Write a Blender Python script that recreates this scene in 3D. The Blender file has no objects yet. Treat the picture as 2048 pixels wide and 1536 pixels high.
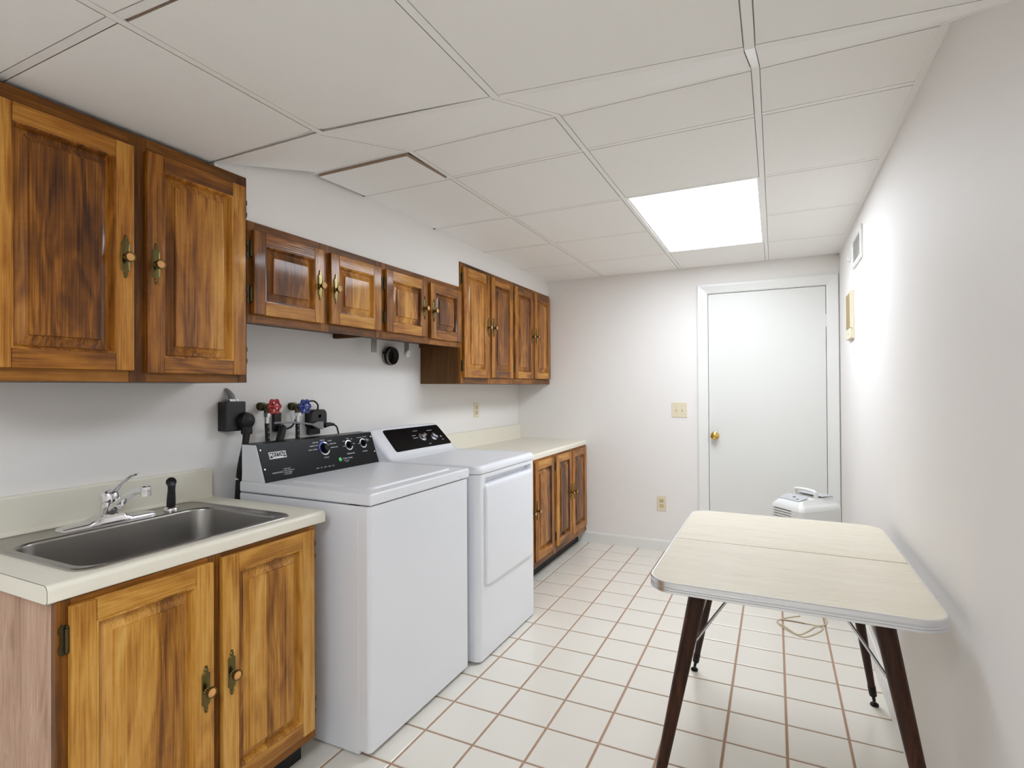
import bpy, bmesh, math, random
from mathutils import Vector, Matrix
random.seed(7)
SC = bpy.context.scene
COL = SC.collection

# ---------------------------------------------------------------- camera
CAM_H, YAW, PITCH, ROLL, FPX = 1.3125, .4514, .0072, -.0058, 1083.3
cam_d = bpy.data.cameras.new('camera'); cam = bpy.data.objects.new('camera', cam_d); COL.objects.link(cam)
cam_d.sensor_width = 36.0; cam_d.lens = FPX / 2048 * 36.0; cam_d.clip_start = .02
r0 = Vector((math.cos(YAW), math.sin(YAW), 0)); f0 = Vector((-math.sin(YAW), math.cos(YAW), 0)); z0 = Vector((0, 0, 1))
fw = f0 * math.cos(PITCH) + z0 * math.sin(PITCH); up0 = -f0 * math.sin(PITCH) + z0 * math.cos(PITCH)
rt = r0 * math.cos(ROLL) + up0 * math.sin(ROLL); up = -r0 * math.sin(ROLL) + up0 * math.cos(ROLL)
M = Matrix((rt, up, -fw)).transposed().to_4x4(); M.translation = (0, 0, CAM_H)
cam.matrix_world = M
SC.camera = cam

# ---------------------------------------------------------------- world, exposure, light strengths
wd = bpy.data.worlds.new('world'); SC.world = wd; wd.use_nodes = True
wd.node_tree.nodes['Background'].inputs[0].default_value = (0, 0, 0, 1)
wd.node_tree.nodes['Background'].inputs[1].default_value = 0.0      # closed basement room: no sky reaches it
SC.view_settings.view_transform = 'Standard'
SC.view_settings.look = 'None'
SC.view_settings.gamma = 1.0
SC.view_settings.use_curve_mapping = False
SC.view_settings.exposure = 0.74
LIGHT = 8.0      # emission of the fluorescent panels: the one in view and its like above the camera
try:
    SC.cycles.diffuse_bounces = 5; SC.cycles.max_bounces = 7; SC.cycles.glossy_bounces = 3
    SC.cycles.caustics_reflective = False; SC.cycles.caustics_refractive = False
    SC.cycles.use_adaptive_sampling = True; SC.cycles.adaptive_threshold = .05
    SC.cycles.use_denoising = True
    SC.cycles.sample_clamp_indirect = 8
except Exception:
    pass

# ---------------------------------------------------------------- room measures
XL, XR, YB, YF = -2.09, .4163, 4.44, -2.52       # left, right, back (far) and front walls
XS = -1.79                                        # soffit front
ZC = 2.246                                        # far ceiling
ZTOP = 2.5
XU = -1.783                                       # face of the upper cabinets
CX = [XL, -1.2835, -.664, -.043, XR]              # ceiling columns

# ---------------------------------------------------------------- material helpers
MATS = {}
def srgb(r, g, b):
    f = lambda c: (c / 255 / 12.92) if c / 255 <= .04045 else ((c / 255 + .055) / 1.055) ** 2.4
    return (f(r), f(g), f(b), 1)

def mat(name, col, rough=.5, metal=0.0, coat=0.0, spec=.5, bump=0.0, bscale=60, vary=0.0, vscale=4, emit=None, aniso=0):
    m = bpy.data.materials.new(name); m.use_nodes = True; MATS[name] = m
    nt = m.node_tree; b = nt.nodes['Principled BSDF']
    b.inputs['Base Color'].default_value = col
    b.inputs['Roughness'].default_value = rough
    b.inputs['Metallic'].default_value = metal
    b.inputs['Specular IOR Level'].default_value = spec
    if coat: b.inputs['Coat Weight'].default_value = coat; b.inputs['Coat Roughness'].default_value = .12
    if emit: b.inputs['Emission Color'].default_value = (.875, .96, 1.06, 1); b.inputs['Emission Strength'].default_value = emit
    tc = nt.nodes.new('ShaderNodeTexCoord')
    if vary or not bump:
        n = nt.nodes.new('ShaderNodeTexNoise'); n.inputs['Scale'].default_value = vscale; n.inputs['Detail'].default_value = 3
        nt.links.new(tc.outputs['Object'], n.inputs['Vector'])
        mx = nt.nodes.new('ShaderNodeMix'); mx.data_type = 'RGBA'
        v = vary or .015
        mx.inputs['A'].default_value = tuple(max(0, c * (1 - v)) for c in col[:3]) + (1,)
        mx.inputs['B'].default_value = tuple(min(1, c * (1 + v)) for c in col[:3]) + (1,)
        nt.links.new(n.outputs['Fac'], mx.inputs['Factor']); nt.links.new(mx.outputs['Result'], b.inputs['Base Color'])
    if bump:
        n2 = nt.nodes.new('ShaderNodeTexNoise'); n2.inputs['Scale'].default_value = bscale; n2.inputs['Detail'].default_value = 4
        nt.links.new(tc.outputs['Object'], n2.inputs['Vector'])
        bp = nt.nodes.new('ShaderNodeBump'); bp.inputs['Strength'].default_value = bump; bp.inputs['Distance'].default_value = .002
        nt.links.new(n2.outputs['Fac'], bp.inputs['Height']); nt.links.new(bp.outputs['Normal'], b.inputs['Normal'])
    return m

def wood(name, stops, axis='Z', rough=.42, coat=.38, staves=0.0, tint=.25, ring=9.0, cross=1.0):
    """stained timber: long figure, growth rings, fine pores; every piece gets its own cut of it"""
    m = bpy.data.materials.new(name); m.use_nodes = True; MATS[name] = m
    nt = m.node_tree; N = nt.nodes.new; L = nt.links.new; b = nt.nodes['Principled BSDF']
    tc = N('ShaderNodeTexCoord'); oi = N('ShaderNodeObjectInfo')
    off = N('ShaderNodeVectorMath'); off.operation = 'SCALE'; off.inputs[0].default_value = (31.7, 57.3, 13.1)
    L(oi.outputs['Random'], off.inputs['Scale'])
    add = N('ShaderNodeVectorMath'); L(tc.outputs['Object'], add.inputs[0]); L(off.outputs[0], add.inputs[1])
    def scaled(c, a):
        s = N('ShaderNodeVectorMath'); s.operation = 'MULTIPLY'
        v = [c, c, c]; v['XYZ'.index(axis)] = a
        s.inputs[1].default_value = v; L(add.outputs[0], s.inputs[0]); return s.outputs[0]
    def noise(vec, det=4, dist=0.0):
        n = N('ShaderNodeTexNoise'); n.inputs['Scale'].default_value = 1; n.inputs['Detail'].default_value = det
        n.inputs['Distortion'].default_value = dist; L(vec, n.inputs['Vector']); return n.outputs['Fac']
    def math_(op, a, bb=None):
        k = N('ShaderNodeMath'); k.operation = op
        for i, x in enumerate((a, bb)):
            if x is None: continue
            if isinstance(x, (int, float)): k.inputs[i].default_value = x
            else: L(x, k.inputs[i])
        return k.outputs[0]
    fig = noise(scaled(7 * cross, 1.15), 3, .5)
    rings = math_('SINE', math_('MULTIPLY', fig, ring * 6.283))
    rings = math_('MULTIPLY_ADD', rings, .5); rings.node.inputs[2].default_value = .5
    blot = noise(scaled(16, 3.2), 4, .9)
    fine = noise(scaled(260, 5), 3)
    curl = noise(scaled(14, 60), 2, .8)
    s = math_('MULTIPLY', rings, .085)
    s = math_('ADD', s, math_('MULTIPLY', fig, .40)); s = math_('ADD', s, math_('MULTIPLY', blot, .52))
    s = math_('ADD', s, math_('MULTIPLY', fine, .42)); s = math_('ADD', s, math_('MULTIPLY', curl, .05))
    s = math_('SUBTRACT', s, .235)
    if staves:
        sep = N('ShaderNodeSeparateXYZ'); L(add.outputs[0], sep.inputs[0])
        cell = math_('FLOOR', math_('MULTIPLY', sep.outputs['Y'], 1 / staves))
        wn = N('ShaderNodeTexWhiteNoise'); wn.noise_dimensions = '1D'; L(cell, wn.inputs['W'])
        s = math_('ADD', s, math_('MULTIPLY', math_('SUBTRACT', wn.outputs['Value'], .5), .24))
    s = math_('ADD', s, math_('MULTIPLY', math_('SUBTRACT', oi.outputs['Random'], .5), tint))
    cr = N('ShaderNodeValToRGB'); e = cr.color_ramp.elements
    e[0].position = stops[0][0]; e[0].color = stops[0][1]
    e[1].position = stops[-1][0]; e[1].color = stops[-1][1]
    for p, c in stops[1:-1]:
        x = e.new(p); x.color = c
    L(s, cr.inputs[0])
    pores = math_('LESS_THAN', noise(scaled(420, 9), 2), .33)
    mx = N('ShaderNodeMix'); mx.data_type = 'RGBA'; mx.blend_type = 'MULTIPLY'
    mx.inputs['B'].default_value = (.45, .36, .3, 1)
    L(math_('MULTIPLY', pores, .55), mx.inputs['Factor']); L(cr.outputs[0], mx.inputs['A'])
    L(mx.outputs['Result'], b.inputs['Base Color'])
    b.inputs['Roughness'].default_value = rough; b.inputs['Coat Weight'].default_value = coat; b.inputs['Coat Roughness'].default_value = .07
    b.inputs['Specular IOR Level'].default_value = .22
    bp = N('ShaderNodeBump'); bp.inputs['Strength'].default_value = .14; bp.inputs['Distance'].default_value = .0015
    L(fine, bp.inputs['Height']); L(bp.outputs['Normal'], b.inputs['Normal']); L(bp.outputs['Normal'], b.inputs['Coat Normal'])
    return m

def W(*c): return srgb(*c)
mat('wall_paint', W(239, 235, 231), .62, bump=.12, bscale=220, spec=.3)
mat('ceiling_board', W(242, 240, 236), .85, bump=.25, bscale=160, spec=.15)
mat('grid_white', W(241, 239, 236), .5)
mat('fibre_edge', W(168, 145, 125), .95, vary=.35, vscale=160)
mat('deck_grey', W(150, 145, 138), .95)
mat('tile_glaze', W(232, 226, 215), .22, coat=.15, vary=.02, vscale=1.5, bump=.06, bscale=14)
mat('grout', W(176, 144, 120), .95, vary=.1, vscale=40)
mat('door_paint', W(228, 227, 222), .42, bump=.05, bscale=300)
mat('trim_paint', W(234, 233, 229), .3)
mat('laminate_cream', W(237, 231, 214), .38, vary=.012, vscale=9)
mat('laminate_edge', W(237, 231, 214), .4)
mat('seam_dark', W(70, 62, 55), .8)
mat('enamel_white', W(236, 237, 241), .22, coat=.2)
mat('enamel_top', W(236, 237, 241), .3, spec=.35)
mat('recess_grey', W(195, 196, 200), .3)
mat('console_black', W(14, 14, 15), .3, spec=.12)
mat('plastic_black', W(22, 21, 22), .42)
mat('rubber_black', W(17, 16, 17), .6)
mat('print_white', W(225, 225, 225), .6)
mat('knob_silver', W(190, 190, 196), .25, .85)
mat('blue_ring', W(64, 92, 205), .3)
mat('green_button', W(80, 215, 110), .3)
mat('chrome', W(232, 232, 235), .07, 1.0)
mat('stainless', W(170, 167, 163), .3, 1.0, bump=.04, bscale=400)
mat('antique_brass', W(112, 100, 62), .24, .95)
mat('dark_hinge', W(86, 74, 50), .38, .85)
mat('polished_brass', W(226, 190, 96), .14, 1.0)
mat('galvanised', W(150, 148, 143), .45, .9, vary=.15, vscale=40)
mat('valve_bronze', W(92, 86, 62), .42, .85)
mat('red_enamel', W(172, 38, 42), .35)
mat('blue_enamel', W(44, 62, 140), .35)
mat('knob_inlay', W(222, 160, 92), .35, vary=.1, vscale=120)
mat('ivory_plastic', W(228, 217, 190), .4)
mat('ivory_dark', W(206, 186, 140), .45)
mat('slot_dark', W(60, 52, 40), .8)
mat('aluminium_trim', W(222, 223, 226), .26, .9)
mat('dehumidifier_white', W(226, 225, 221), .35)
mat('dehumidifier_grey', W(186, 187, 190), .4)
mat('cord_beige', W(205, 188, 160), .5)
mat('cord_grey', W(140, 138, 142), .5)
mat('strap_tan', W(196, 180, 140), .6)
mat('screw_steel', W(205, 205, 208), .25, .9)
mat('toe_black', W(26, 26, 28), .6)
mat('black_metal', W(30, 24, 20), .4, .6)
mat('light_diffuser', W(250, 250, 250), .5, emit=LIGHT)
mat('white_plastic', W(236, 236, 234), .4)

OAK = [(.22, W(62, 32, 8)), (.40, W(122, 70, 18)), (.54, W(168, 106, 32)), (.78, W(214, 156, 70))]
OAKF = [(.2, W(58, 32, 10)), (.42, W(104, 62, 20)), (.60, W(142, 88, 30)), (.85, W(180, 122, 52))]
OAK_LIT = [(.2, W(104, 60, 18)), (.38, W(160, 104, 36)), (.54, W(198, 142, 60)), (.8, W(224, 176, 100))]  # sink base doors: oak made paler mostly for light falling there, partly stain
for nm, st in (('oak', OAK), ('oak_lit', OAK_LIT)):
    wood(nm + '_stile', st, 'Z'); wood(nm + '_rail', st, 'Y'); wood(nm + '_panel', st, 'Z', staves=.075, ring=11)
wood('oak_frame_stile', OAKF, 'Z', rough=.4, coat=.15); wood('oak_frame_rail', OAKF, 'Y', rough=.4, coat=.15)
wood('oak_side', [(.1, W(62, 38, 16)), (.5, W(94, 62, 32)), (.9, W(122, 86, 48))], 'Z', rough=.5, coat=.05, cross=.8)
wood('pink_oak_side', [(.25, W(150, 112, 92)), (.5, W(192, 156, 132)), (.75, W(216, 184, 160))], 'Z', rough=.5, coat=0, tint=0, ring=16, cross=1.6)
wood('cleat_wood', [(.1, W(58, 34, 20)), (.9, W(88, 54, 32))], 'X', rough=.6, coat=0)
wood('walnut_leg', [(.25, W(28, 13, 8)), (.5, W(52, 26, 13)), (.75, W(88, 48, 22))], 'Z', rough=.42, coat=.1, tint=.1)
wood('table_laminate', [(.1, W(214, 203, 182)), (.5, W(224, 214, 194)), (.9, W(234, 226, 208))], 'X', rough=.3, coat=.15, tint=0, ring=14, cross=1.3)

# ---------------------------------------------------------------- object helpers
def tag(o, label=None, cat=None, group=None, kind=None):
    if label: o['label'] = label
    if cat: o['category'] = cat
    if group: o['group'] = group
    if kind: o['kind'] = kind
    return o

def thing(name, label, cat, loc, group=None, rz=0):
    o = bpy.data.objects.new(name, None); COL.objects.link(o)
    o.empty_display_size = .05; o.location = loc; o.rotation_euler = (0, 0, rz)
    return tag(o, label, cat, group)

def to_mesh(bm, name, mats, smooth=True, ang=35):
    me = bpy.data.meshes.new(name); bmesh.ops.recalc_face_normals(bm, faces=bm.faces[:]); bm.to_mesh(me); bm.free()
    for m in (mats if isinstance(mats, (list, tuple)) else [mats]): me.materials.append(MATS[m])
    if smooth and len(me.polygons):
        me.polygons.foreach_set('use_smooth', [True] * len(me.polygons)); me.set_sharp_from_angle(angle=math.radians(ang))
        me['weighted'] = 1
    return me

def link(name, me, parent=None, loc=(0, 0, 0), rot=None):
    o = bpy.data.objects.new(name, me); COL.objects.link(o)
    if parent: o.parent = parent
    o.location = loc
    if rot is not None: o.rotation_euler = rot
    if me.get('weighted'):                       # keeps flat faces flat between their rounded edges
        w = o.modifiers.new('weighted_normal', 'WEIGHTED_NORMAL'); w.keep_sharp = True; w.weight = 100
    return o

def obj(name, bm, mats, parent=None, loc=(0, 0, 0), smooth=True, world=True, ang=35):
    """links the bmesh as ONE object. Geometry in room coordinates is moved into its thing's frame."""
    if parent is not None and world:
        root = parent
        T = Matrix.Translation((0, 0, 0))
        while root is not None:
            T = Matrix.LocRotScale(root.location, root.rotation_euler, None) @ T; root = root.parent
        bmesh.ops.transform(bm, matrix=T.inverted(), verts=bm.verts[:])
    return link(name, to_mesh(bm, name, mats, smooth, ang), parent, loc)

def box(bm, lo, hi, bev=0.0, seg=2, mi=0):
    lo = [min(a, b) for a, b in zip(lo, hi)], [max(a, b) for a, b in zip(lo, hi)]
    (x0, y0, z0_), (x1, y1, z1) = lo
    r = bmesh.ops.create_cube(bm, size=1)
    vs = r['verts']
    for v in vs:
        v.co = Vector((x0 + (v.co.x + .5) * (x1 - x0), y0 + (v.co.y + .5) * (y1 - y0), z0_ + (v.co.z + .5) * (z1 - z0_)))
    fs = {f for v in vs for f in v.link_faces}
    for f in fs: f.material_index = mi
    if bev:
        es = {e for v in vs for e in v.link_edges}
        bmesh.ops.bevel(bm, geom=list(es), offset=bev, segments=seg, profile=.5, affect='EDGES')
    return bm

def B(lo, hi, bev=0.0, seg=2):
    return box(bmesh.new(), lo, hi, bev, seg)

def frame_of(d):
    d = Vector(d).normalized(); a = Vector((0, 0, 1)) if abs(d.z) < .9 else Vector((1, 0, 0))
    u = d.cross(a).normalized(); return d, u, d.cross(u).normalized()

def lathe(bm, base, axis, prof, n=20, cap=True, mi=0):
    """prof = [(distance along axis, radius)]"""
    d, u, v = frame_of(axis); base = Vector(base); rings = []
    for t, r in prof:
        rings.append([bm.verts.new(base + d * t + (u * math.cos(2 * math.pi * i / n) + v * math.sin(2 * math.pi * i / n)) * max(r, 1e-5)) for i in range(n)])
    for a, b in zip(rings, rings[1:]):
        for i in range(n):
            f = bm.faces.new((a[i], a[(i + 1) % n], b[(i + 1) % n], b[i])); f.material_index = mi
    if cap:
        for rg in (rings[0], rings[-1]):
            f = bm.faces.new(rg); f.material_index = mi
    return bm

def cyl(bm, p0, p1, r0_, r1=None, n=16, mi=0):
    p0, p1 = Vector(p0), Vector(p1)
    return lathe(bm, p0, p1 - p0, [(0, r0_), ((p1 - p0).length, r0_ if r1 is None else r1)], n, True, mi)

def smooth_path(pts, k=6):
    P = [Vector(p) for p in pts]; out = []
    for i in range(len(P) - 1):
        a = P[max(i - 1, 0)]; b = P[i]; c = P[i + 1]; d = P[min(i + 2, len(P) - 1)]
        for j in range(k):
            t = j / k
            out.append(.5 * ((2 * b) + (c - a) * t + (2 * a - 5 * b + 4 * c - d) * t * t + (3 * b - a - 3 * c + d) * t ** 3))
    out.append(P[-1]); return out

def tube(bm, pts, r, n=8, k=6, mi=0):
    P = smooth_path(pts, k) if k else [Vector(p) for p in pts]
    R = r if isinstance(r, (list, tuple)) else None
    prev = None; rings = []
    for i, p in enumerate(P):
        d = (P[min(i + 1, len(P) - 1)] - P[max(i - 1, 0)]).normalized()
        if prev is None: _, u, _ = frame_of(d)
        else: u = (prev - d * prev.dot(d)).normalized()
        v = d.cross(u); prev = u
        if R:
            s = i / (len(P) - 1) * (len(R) - 1); j = min(int(s), len(R) - 2); rr = R[j] + (R[j + 1] - R[j]) * (s - j)
        else: rr = r
        rings.append([bm.verts.new(p + (u * math.cos(2 * math.pi * q / n) + v * math.sin(2 * math.pi * q / n)) * rr) for q in range(n)])
    for a, b in zip(rings, rings[1:]):
        for q in range(n):
            f = bm.faces.new((a[q], a[(q + 1) % n], b[(q + 1) % n], b[q])); f.material_index = mi
    for rg in (rings[0], rings[-1]):
        f = bm.faces.new(rg); f.material_index = mi
    return bm

def prism(bm, poly, vec, mi=0):
    vec = Vector(vec); a = [bm.verts.new(Vector(p)) for p in poly]; b = [bm.verts.new(Vector(p) + vec) for p in poly]
    n = len(a)
    for f in (bm.faces.new(a), bm.faces.new(b[::-1])): f.material_index = mi
    for i in range(n):
        f = bm.faces.new((a[i], b[i], b[(i + 1) % n], a[(i + 1) % n])); f.material_index = mi
    return bm

def rrect(x0, x1, y0, y1, r, n=6):
    out = []
    for cx, cy, a0 in ((x1 - r, y1 - r, 0), (x0 + r, y1 - r, 90), (x0 + r, y0 + r, 180), (x1 - r, y0 + r, 270)):
        for i in range(n + 1):
            a = math.radians(a0 + 90 * i / n); out.append((cx + r * math.cos(a), cy + r * math.sin(a)))
    return out

def loft(bm, loops, cap0=False, cap1=False, mi=0):
    R = [[bm.verts.new(Vector(p)) for p in lp] for lp in loops]; n = len(R[0])
    for a, b in zip(R, R[1:]):
        for i in range(n):
            f = bm.faces.new((a[i], a[(i + 1) % n], b[(i + 1) % n], b[i])); f.material_index = mi
    if cap0: bm.faces.new(R[0][::-1]).material_index = mi
    if cap1: bm.faces.new(R[-1]).material_index = mi
    return bm

def text_mesh(body, size, mtx, thick=.0003, bold=0.0):
    cu = bpy.data.curves.new('lettering', 'FONT'); cu.body = body; cu.size = size; cu.align_x = 'CENTER'; cu.align_y = 'CENTER'
    cu.extrude = thick; cu.offset = bold; cu.resolution_u = 3
    t = bpy.data.objects.new('tmp_text', cu); COL.objects.link(t)
    dg = bpy.context.evaluated_depsgraph_get(); dg.update()
    me = bpy.data.meshes.new_from_object(t.evaluated_get(dg)); bpy.data.objects.remove(t); bpy.data.curves.remove(cu)
    bm = bmesh.new(); bm.from_mesh(me); bpy.data.meshes.remove(me)
    bmesh.ops.transform(bm, matrix=mtx, verts=bm.verts[:])
    return bm

# ================================================================ THE SETTING
def struct(name, bm, m, smooth=False):
    return tag(obj(name, bm, m, None, smooth=smooth), kind='structure')

# floor: grout bed and single tiles
TP, TX, TY = .2084, -1.6369, 4.4449
floor = struct('floor', B((XL - .1, YF - .1, -.12), (XR + .1, YB + .1, -.0035)), 'grout')
floor['label'] = 'cream square ceramic floor tiles with brown grout lines'
tile_cache = {}
g = .0046
def tile_mesh(w, d):
    k = (round(w, 4), round(d, 4))
    if k not in tile_cache:
        bm = bmesh.new()
        lo = [(0, 0, -.004), (w, 0, -.004), (w, d, -.004), (0, d, -.004)]
        c = .0025
        loft(bm, [lo, [(x, y, -.0016) for x, y, _ in lo], [(min(max(x, c), w - c), min(max(y, c), d - c), 0) for x, y, _ in lo]], True, True)
        tile_cache[k] = to_mesh(bm, 'floor_tile', 'tile_glaze', False)
    return tile_cache[k]
rest = bmesh.new()
for r in range(0, 38):
    y1, y0 = TY - r * TP - g, TY - (r + 1) * TP + g
    y1 = min(y1, YB - .002); y0 = max(y0, YF)
    for c in range(-3, 10):
        x0, x1 = max(TX + c * TP + g, XL), min(TX + (c + 1) * TP - g, XR - .002)
        if x1 - x0 < .01 or y1 - y0 < .01: continue
        if r <= 16 and c >= -1: link('floor_tile', tile_mesh(x1 - x0, y1 - y0), floor, (x0, y0, 0))
        else: box(rest, (x0, y0, -.004), (x1, y1, 0))
tag(obj('tile_field', rest, 'tile_glaze', floor, smooth=False), kind='stuff')

# walls
struct('wall_left', B((XL - .1, YF, 0), (XL, YB, ZTOP)), 'wall_paint')
struct('wall_right', B((XR, YF, 0), (XR + .1, YB, ZTOP)), 'wall_paint')
struct('wall_front', B((XL - .1, YF - .1, 0), (XR + .1, YF, ZTOP)), 'wall_paint')
DX0, DX1, DZ = -.4625, .335, 2.03
bm = bmesh.new()
box(bm, (XL - .1, YB, 0), (DX0 - .012, YB + .1, ZTOP)); box(bm, (DX1 + .012, YB, 0), (XR + .1, YB + .1, ZTOP)); box(bm, (DX0 - .012, YB, DZ + .012), (DX1 + .012, YB + .1, ZTOP))
struct('wall_back', bm, 'wall_paint')
# soffit boxed in over the upper cabinets
bm = bmesh.new(); box(bm, (XL, 1.272, 2.1095), (XS, 1.3975, ZTOP)); box(bm, (XL, 1.398, 1.953), (XS, 2.931, ZTOP)); box(bm, (XL, 2.931, 2.114), (XS, YB, ZTOP))
struct('wall_soffit', bm, 'wall_paint')
# baseboards
def baseboard(name, p, v, nrm, h=.088):
    n = Vector(nrm); prof = [(0, 0), (.013, 0), (.013, h - .018), (.009, h - .006), (.004, h), (0, h)]
    bm = bmesh.new(); prism(bm, [Vector(p) + n * a + Vector((0, 0, z)) for a, z in prof], v); struct(name, bm, 'trim_paint', True)
baseboard('baseboard_back', (-1.53, YB, 0), (DX0 - .077 + 1.53, 0, 0), (0, -1, 0))
baseboard('baseboard_right', (XR, YF, 0), (0, YB - YF, 0), (-1, 0, 0))
baseboard('baseboard_left', (XL, YF, 0), (0, .6 - YF, 0), (1, 0, 0))
# door, casing
bm = bmesh.new(); box(bm, (DX0 + .003, YB + .005, .008), (DX1 - .003, YB + .042, DZ - .003), .001, 1)
door = struct('door_1', bm, 'door_paint'); door['label'] = 'plain white flush door in the far wall'
bm = bmesh.new(); lathe(bm, (-.4165, YB + .005, .9366), (0, -1, 0), [(0, .031), (.004, .031), (.008, .026), (.010, .012), (.026, .0105), (.030, .018), (.036, .0255), (.046, .0285), (.055, .026), (.061, .018), (.063, .006), (.063, 0)], 28)
obj('door_knob', bm, 'polished_brass', door)
bm = bmesh.new()
for z in (.25, 1.78): cyl(bm, (DX1 + .002, YB + .008, z - .045), (DX1 + .002, YB + .008, z + .045), .006, n=10)
obj('door_hinge', bm, 'trim_paint', door)
tr = struct('trim_1', B((DX0 - .012, YB + .05, DZ), (DX1 + .012, YB + .085, DZ + .012)), 'trim_paint')
def casing(name, a, b, out):       # mitred moulding, a->b along the opening, 'out' = away from the opening
    a, b, out = Vector(a), Vector(b), Vector(out); w = .074
    along = (b - a).normalized(); prof = [(.004, 0), (.004, .011), (.012, .014), (.020, .0125), (.050, .017), (.066, .019), (w, .017), (w, 0)]
    bm = bmesh.new(); n = Vector((0, -1, 0))
    s0, s1 = casing.m
    loft(bm, [[a + out * p + n * q - along * (p * s0) for p, q in prof], [b + out * p + n * q + along * (p * s1) for p, q in prof]], True, True)
    obj(name, bm, 'trim_paint', tr)
casing.m = (0, 1); casing('side_casing', (DX0, YB, 0), (DX0, YB, DZ), (-1, 0, 0)); casing('side_casing', (DX1, YB, 0), (DX1, YB, DZ), (1, 0, 0))
casing.m = (1, 1); casing('head_casing', (DX0, YB, DZ), (DX1, YB, DZ), (0, 0, 1))
bm = bmesh.new(); box(bm, (DX0 - .012, YB, 0), (DX0, YB + .06, DZ)); box(bm, (DX1, YB, 0), (DX1 + .012, YB + .06, DZ)); box(bm, (DX0 - .012, YB, DZ), (DX1 + .012, YB + .06, DZ + .012))
obj('jamb', bm, 'trim_paint', tr, smooth=False)

# ceiling: hidden deck, lay-in boards and T-bars. The near part hangs lower, one row slopes up to the far part
ceil = struct('ceiling', B((XL - .1, YF - .1, ZTOP), (XR + .1, YB + .1, ZTOP + .1)), 'deck_grey')
ceil['label'] = 'white suspended ceiling with lay-in boards, lower at the sink end'
def znear(x):
    P = [(XL, 2.121), (-1.285, 2.121), (-.664, 2.087), (-.043, 2.045), (XR, 2.015)]
    for (a, za), (b, zb) in zip(P, P[1:]):
        if x <= b: return za + (zb - za) * (x - a) / (b - a)
    return P[-1][1]
Y1, Y2 = 1.28, 1.735
def zc(x, y):
    if y <= Y1: return znear(x)
    if y >= Y2: return ZC
    t = (y - Y1) / (Y2 - Y1); return znear(x) * (1 - t) + ZC * t
ROWS = [YF] + [Y1 - .6 * k for k in range(6, 0, -1)] + [Y1, Y2, 2.041, 2.650, 3.260, 3.870, YB]
LIGHT_CELLS = [(2, 2.650, 3.870), (2, ROWS[3], ROWS[5])]
lights = {(c, j): 1 for c, a, b in LIGHT_CELLS for j, y in enumerate(ROWS[:-1]) if a - .01 < y < b - .01}
RISE, GAP, TH = .0, .0128, .014
for i in range(4):
    for j in range(len(ROWS) - 1):
        if (i, j) in lights: continue
        x0, x1, y0, y1 = CX[i], CX[i + 1], ROWS[j], ROWS[j + 1]
        if i == 0 and y0 >= Y1 - .01: x0 = XS
        q = [[x0 + GAP, y0 + GAP], [x1 - GAP, y0 + GAP], [x1 - GAP, y1 - GAP], [x0 + GAP, y1 - GAP]]
        drop = [0, 0, 0, 0]
        if i == 0 and abs(y1 - Y1) < .001: q[2][1] -= .020; q[3][1] -= .003            # sagging boards leave dark gaps
        if i == 1 and abs(y1 - Y1) < .001: q[3][1] -= .018; q[0][1] += .006
        if i == 0 and abs(y0 - Y2) < .001: q[0][0] += .006; q[3][0] += .004; q[0][1] -= .001; q[1][1] -= .001; q[1][0] -= .010; q[2][0] -= .006; drop = [.012, .012, .004, .003]
        if i == 0 and abs(y0 - Y1) < .001: q[3][0] += .016; q[0][0] += .003
        bm = bmesh.new()
        lo = [(x, y, zc(x, y) + RISE - d) for (x, y), d in zip(q, drop)]
        hi = [(x, y, z + TH) for x, y, z in lo]
        loft(bm, [lo, hi], True, True)
        for f in bm.faces:
            f.material_index = 0 if abs(f.normal.z) > .5 else 1
        bmesh.ops.recalc_face_normals(bm, faces=bm.faces[:])
        for f in bm.faces: f.material_index = 0 if abs(f.normal.z) > .5 else 1
        obj('ceiling_board', bm, ['ceiling_board', 'fibre_edge'], ceil, smooth=False)
def tbar(pts, w=.0205):
    bm = bmesh.new(); n = len(pts)
    for a, b in zip(pts, pts[1:]):
        a, b = Vector(a), Vector(b); d = (b - a); s = Vector((d.y, -d.x, 0)).normalized() * w / 2
        lo = [a - s, a + s, b + s, b - s]
        loft(bm, [lo, [p + Vector((0, 0, .0025)) for p in lo]], True, True)
        if w > .015:
            s2_ = s * (.040 / w); k = Vector((0, 0, .0075)); lo = [a - s2_ + k, a + s2_ + k, b + s2_ + k, b - s2_ + k]
            loft(bm, [lo, [p + Vector((0, 0, .002)) for p in lo]], True, True)
    obj('grid_bar', bm, 'grid_white', ceil, smooth=False)
def pt(x, y): return (x, y, zc(x, y))
for x in CX[1:4]:
    tbar([pt(x, YF), pt(x, Y1), pt(x, Y2), pt(x, YB)])
for y in ROWS[1:-1]:
    for i in range(4):
        if (i, ROWS.index(y)) in lights and (i, ROWS.index(y) - 1) in lights: continue
        a = CX[i] if i or y < Y1 else XS
        tbar([pt(a + (.012 if i else 0), y), pt(CX[i + 1] - (.012 if i < 3 else 0), y)])
lo_ = lambda p: (p[0], p[1], p[2] - .002)
tbar([lo_(pt(XR - .0105, y)) for y in (YF, Y1, Y2, YB)], .021)
tbar([pt(XS + .006, Y2 + .3), pt(XS + .006, YB)], .012); tbar([lo_(pt(XS, YB - .008)), lo_(pt(XR, YB - .008))], .0149)
tbar([pt(XL + .01, YF), pt(XL + .01, .6)], .02)

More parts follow.
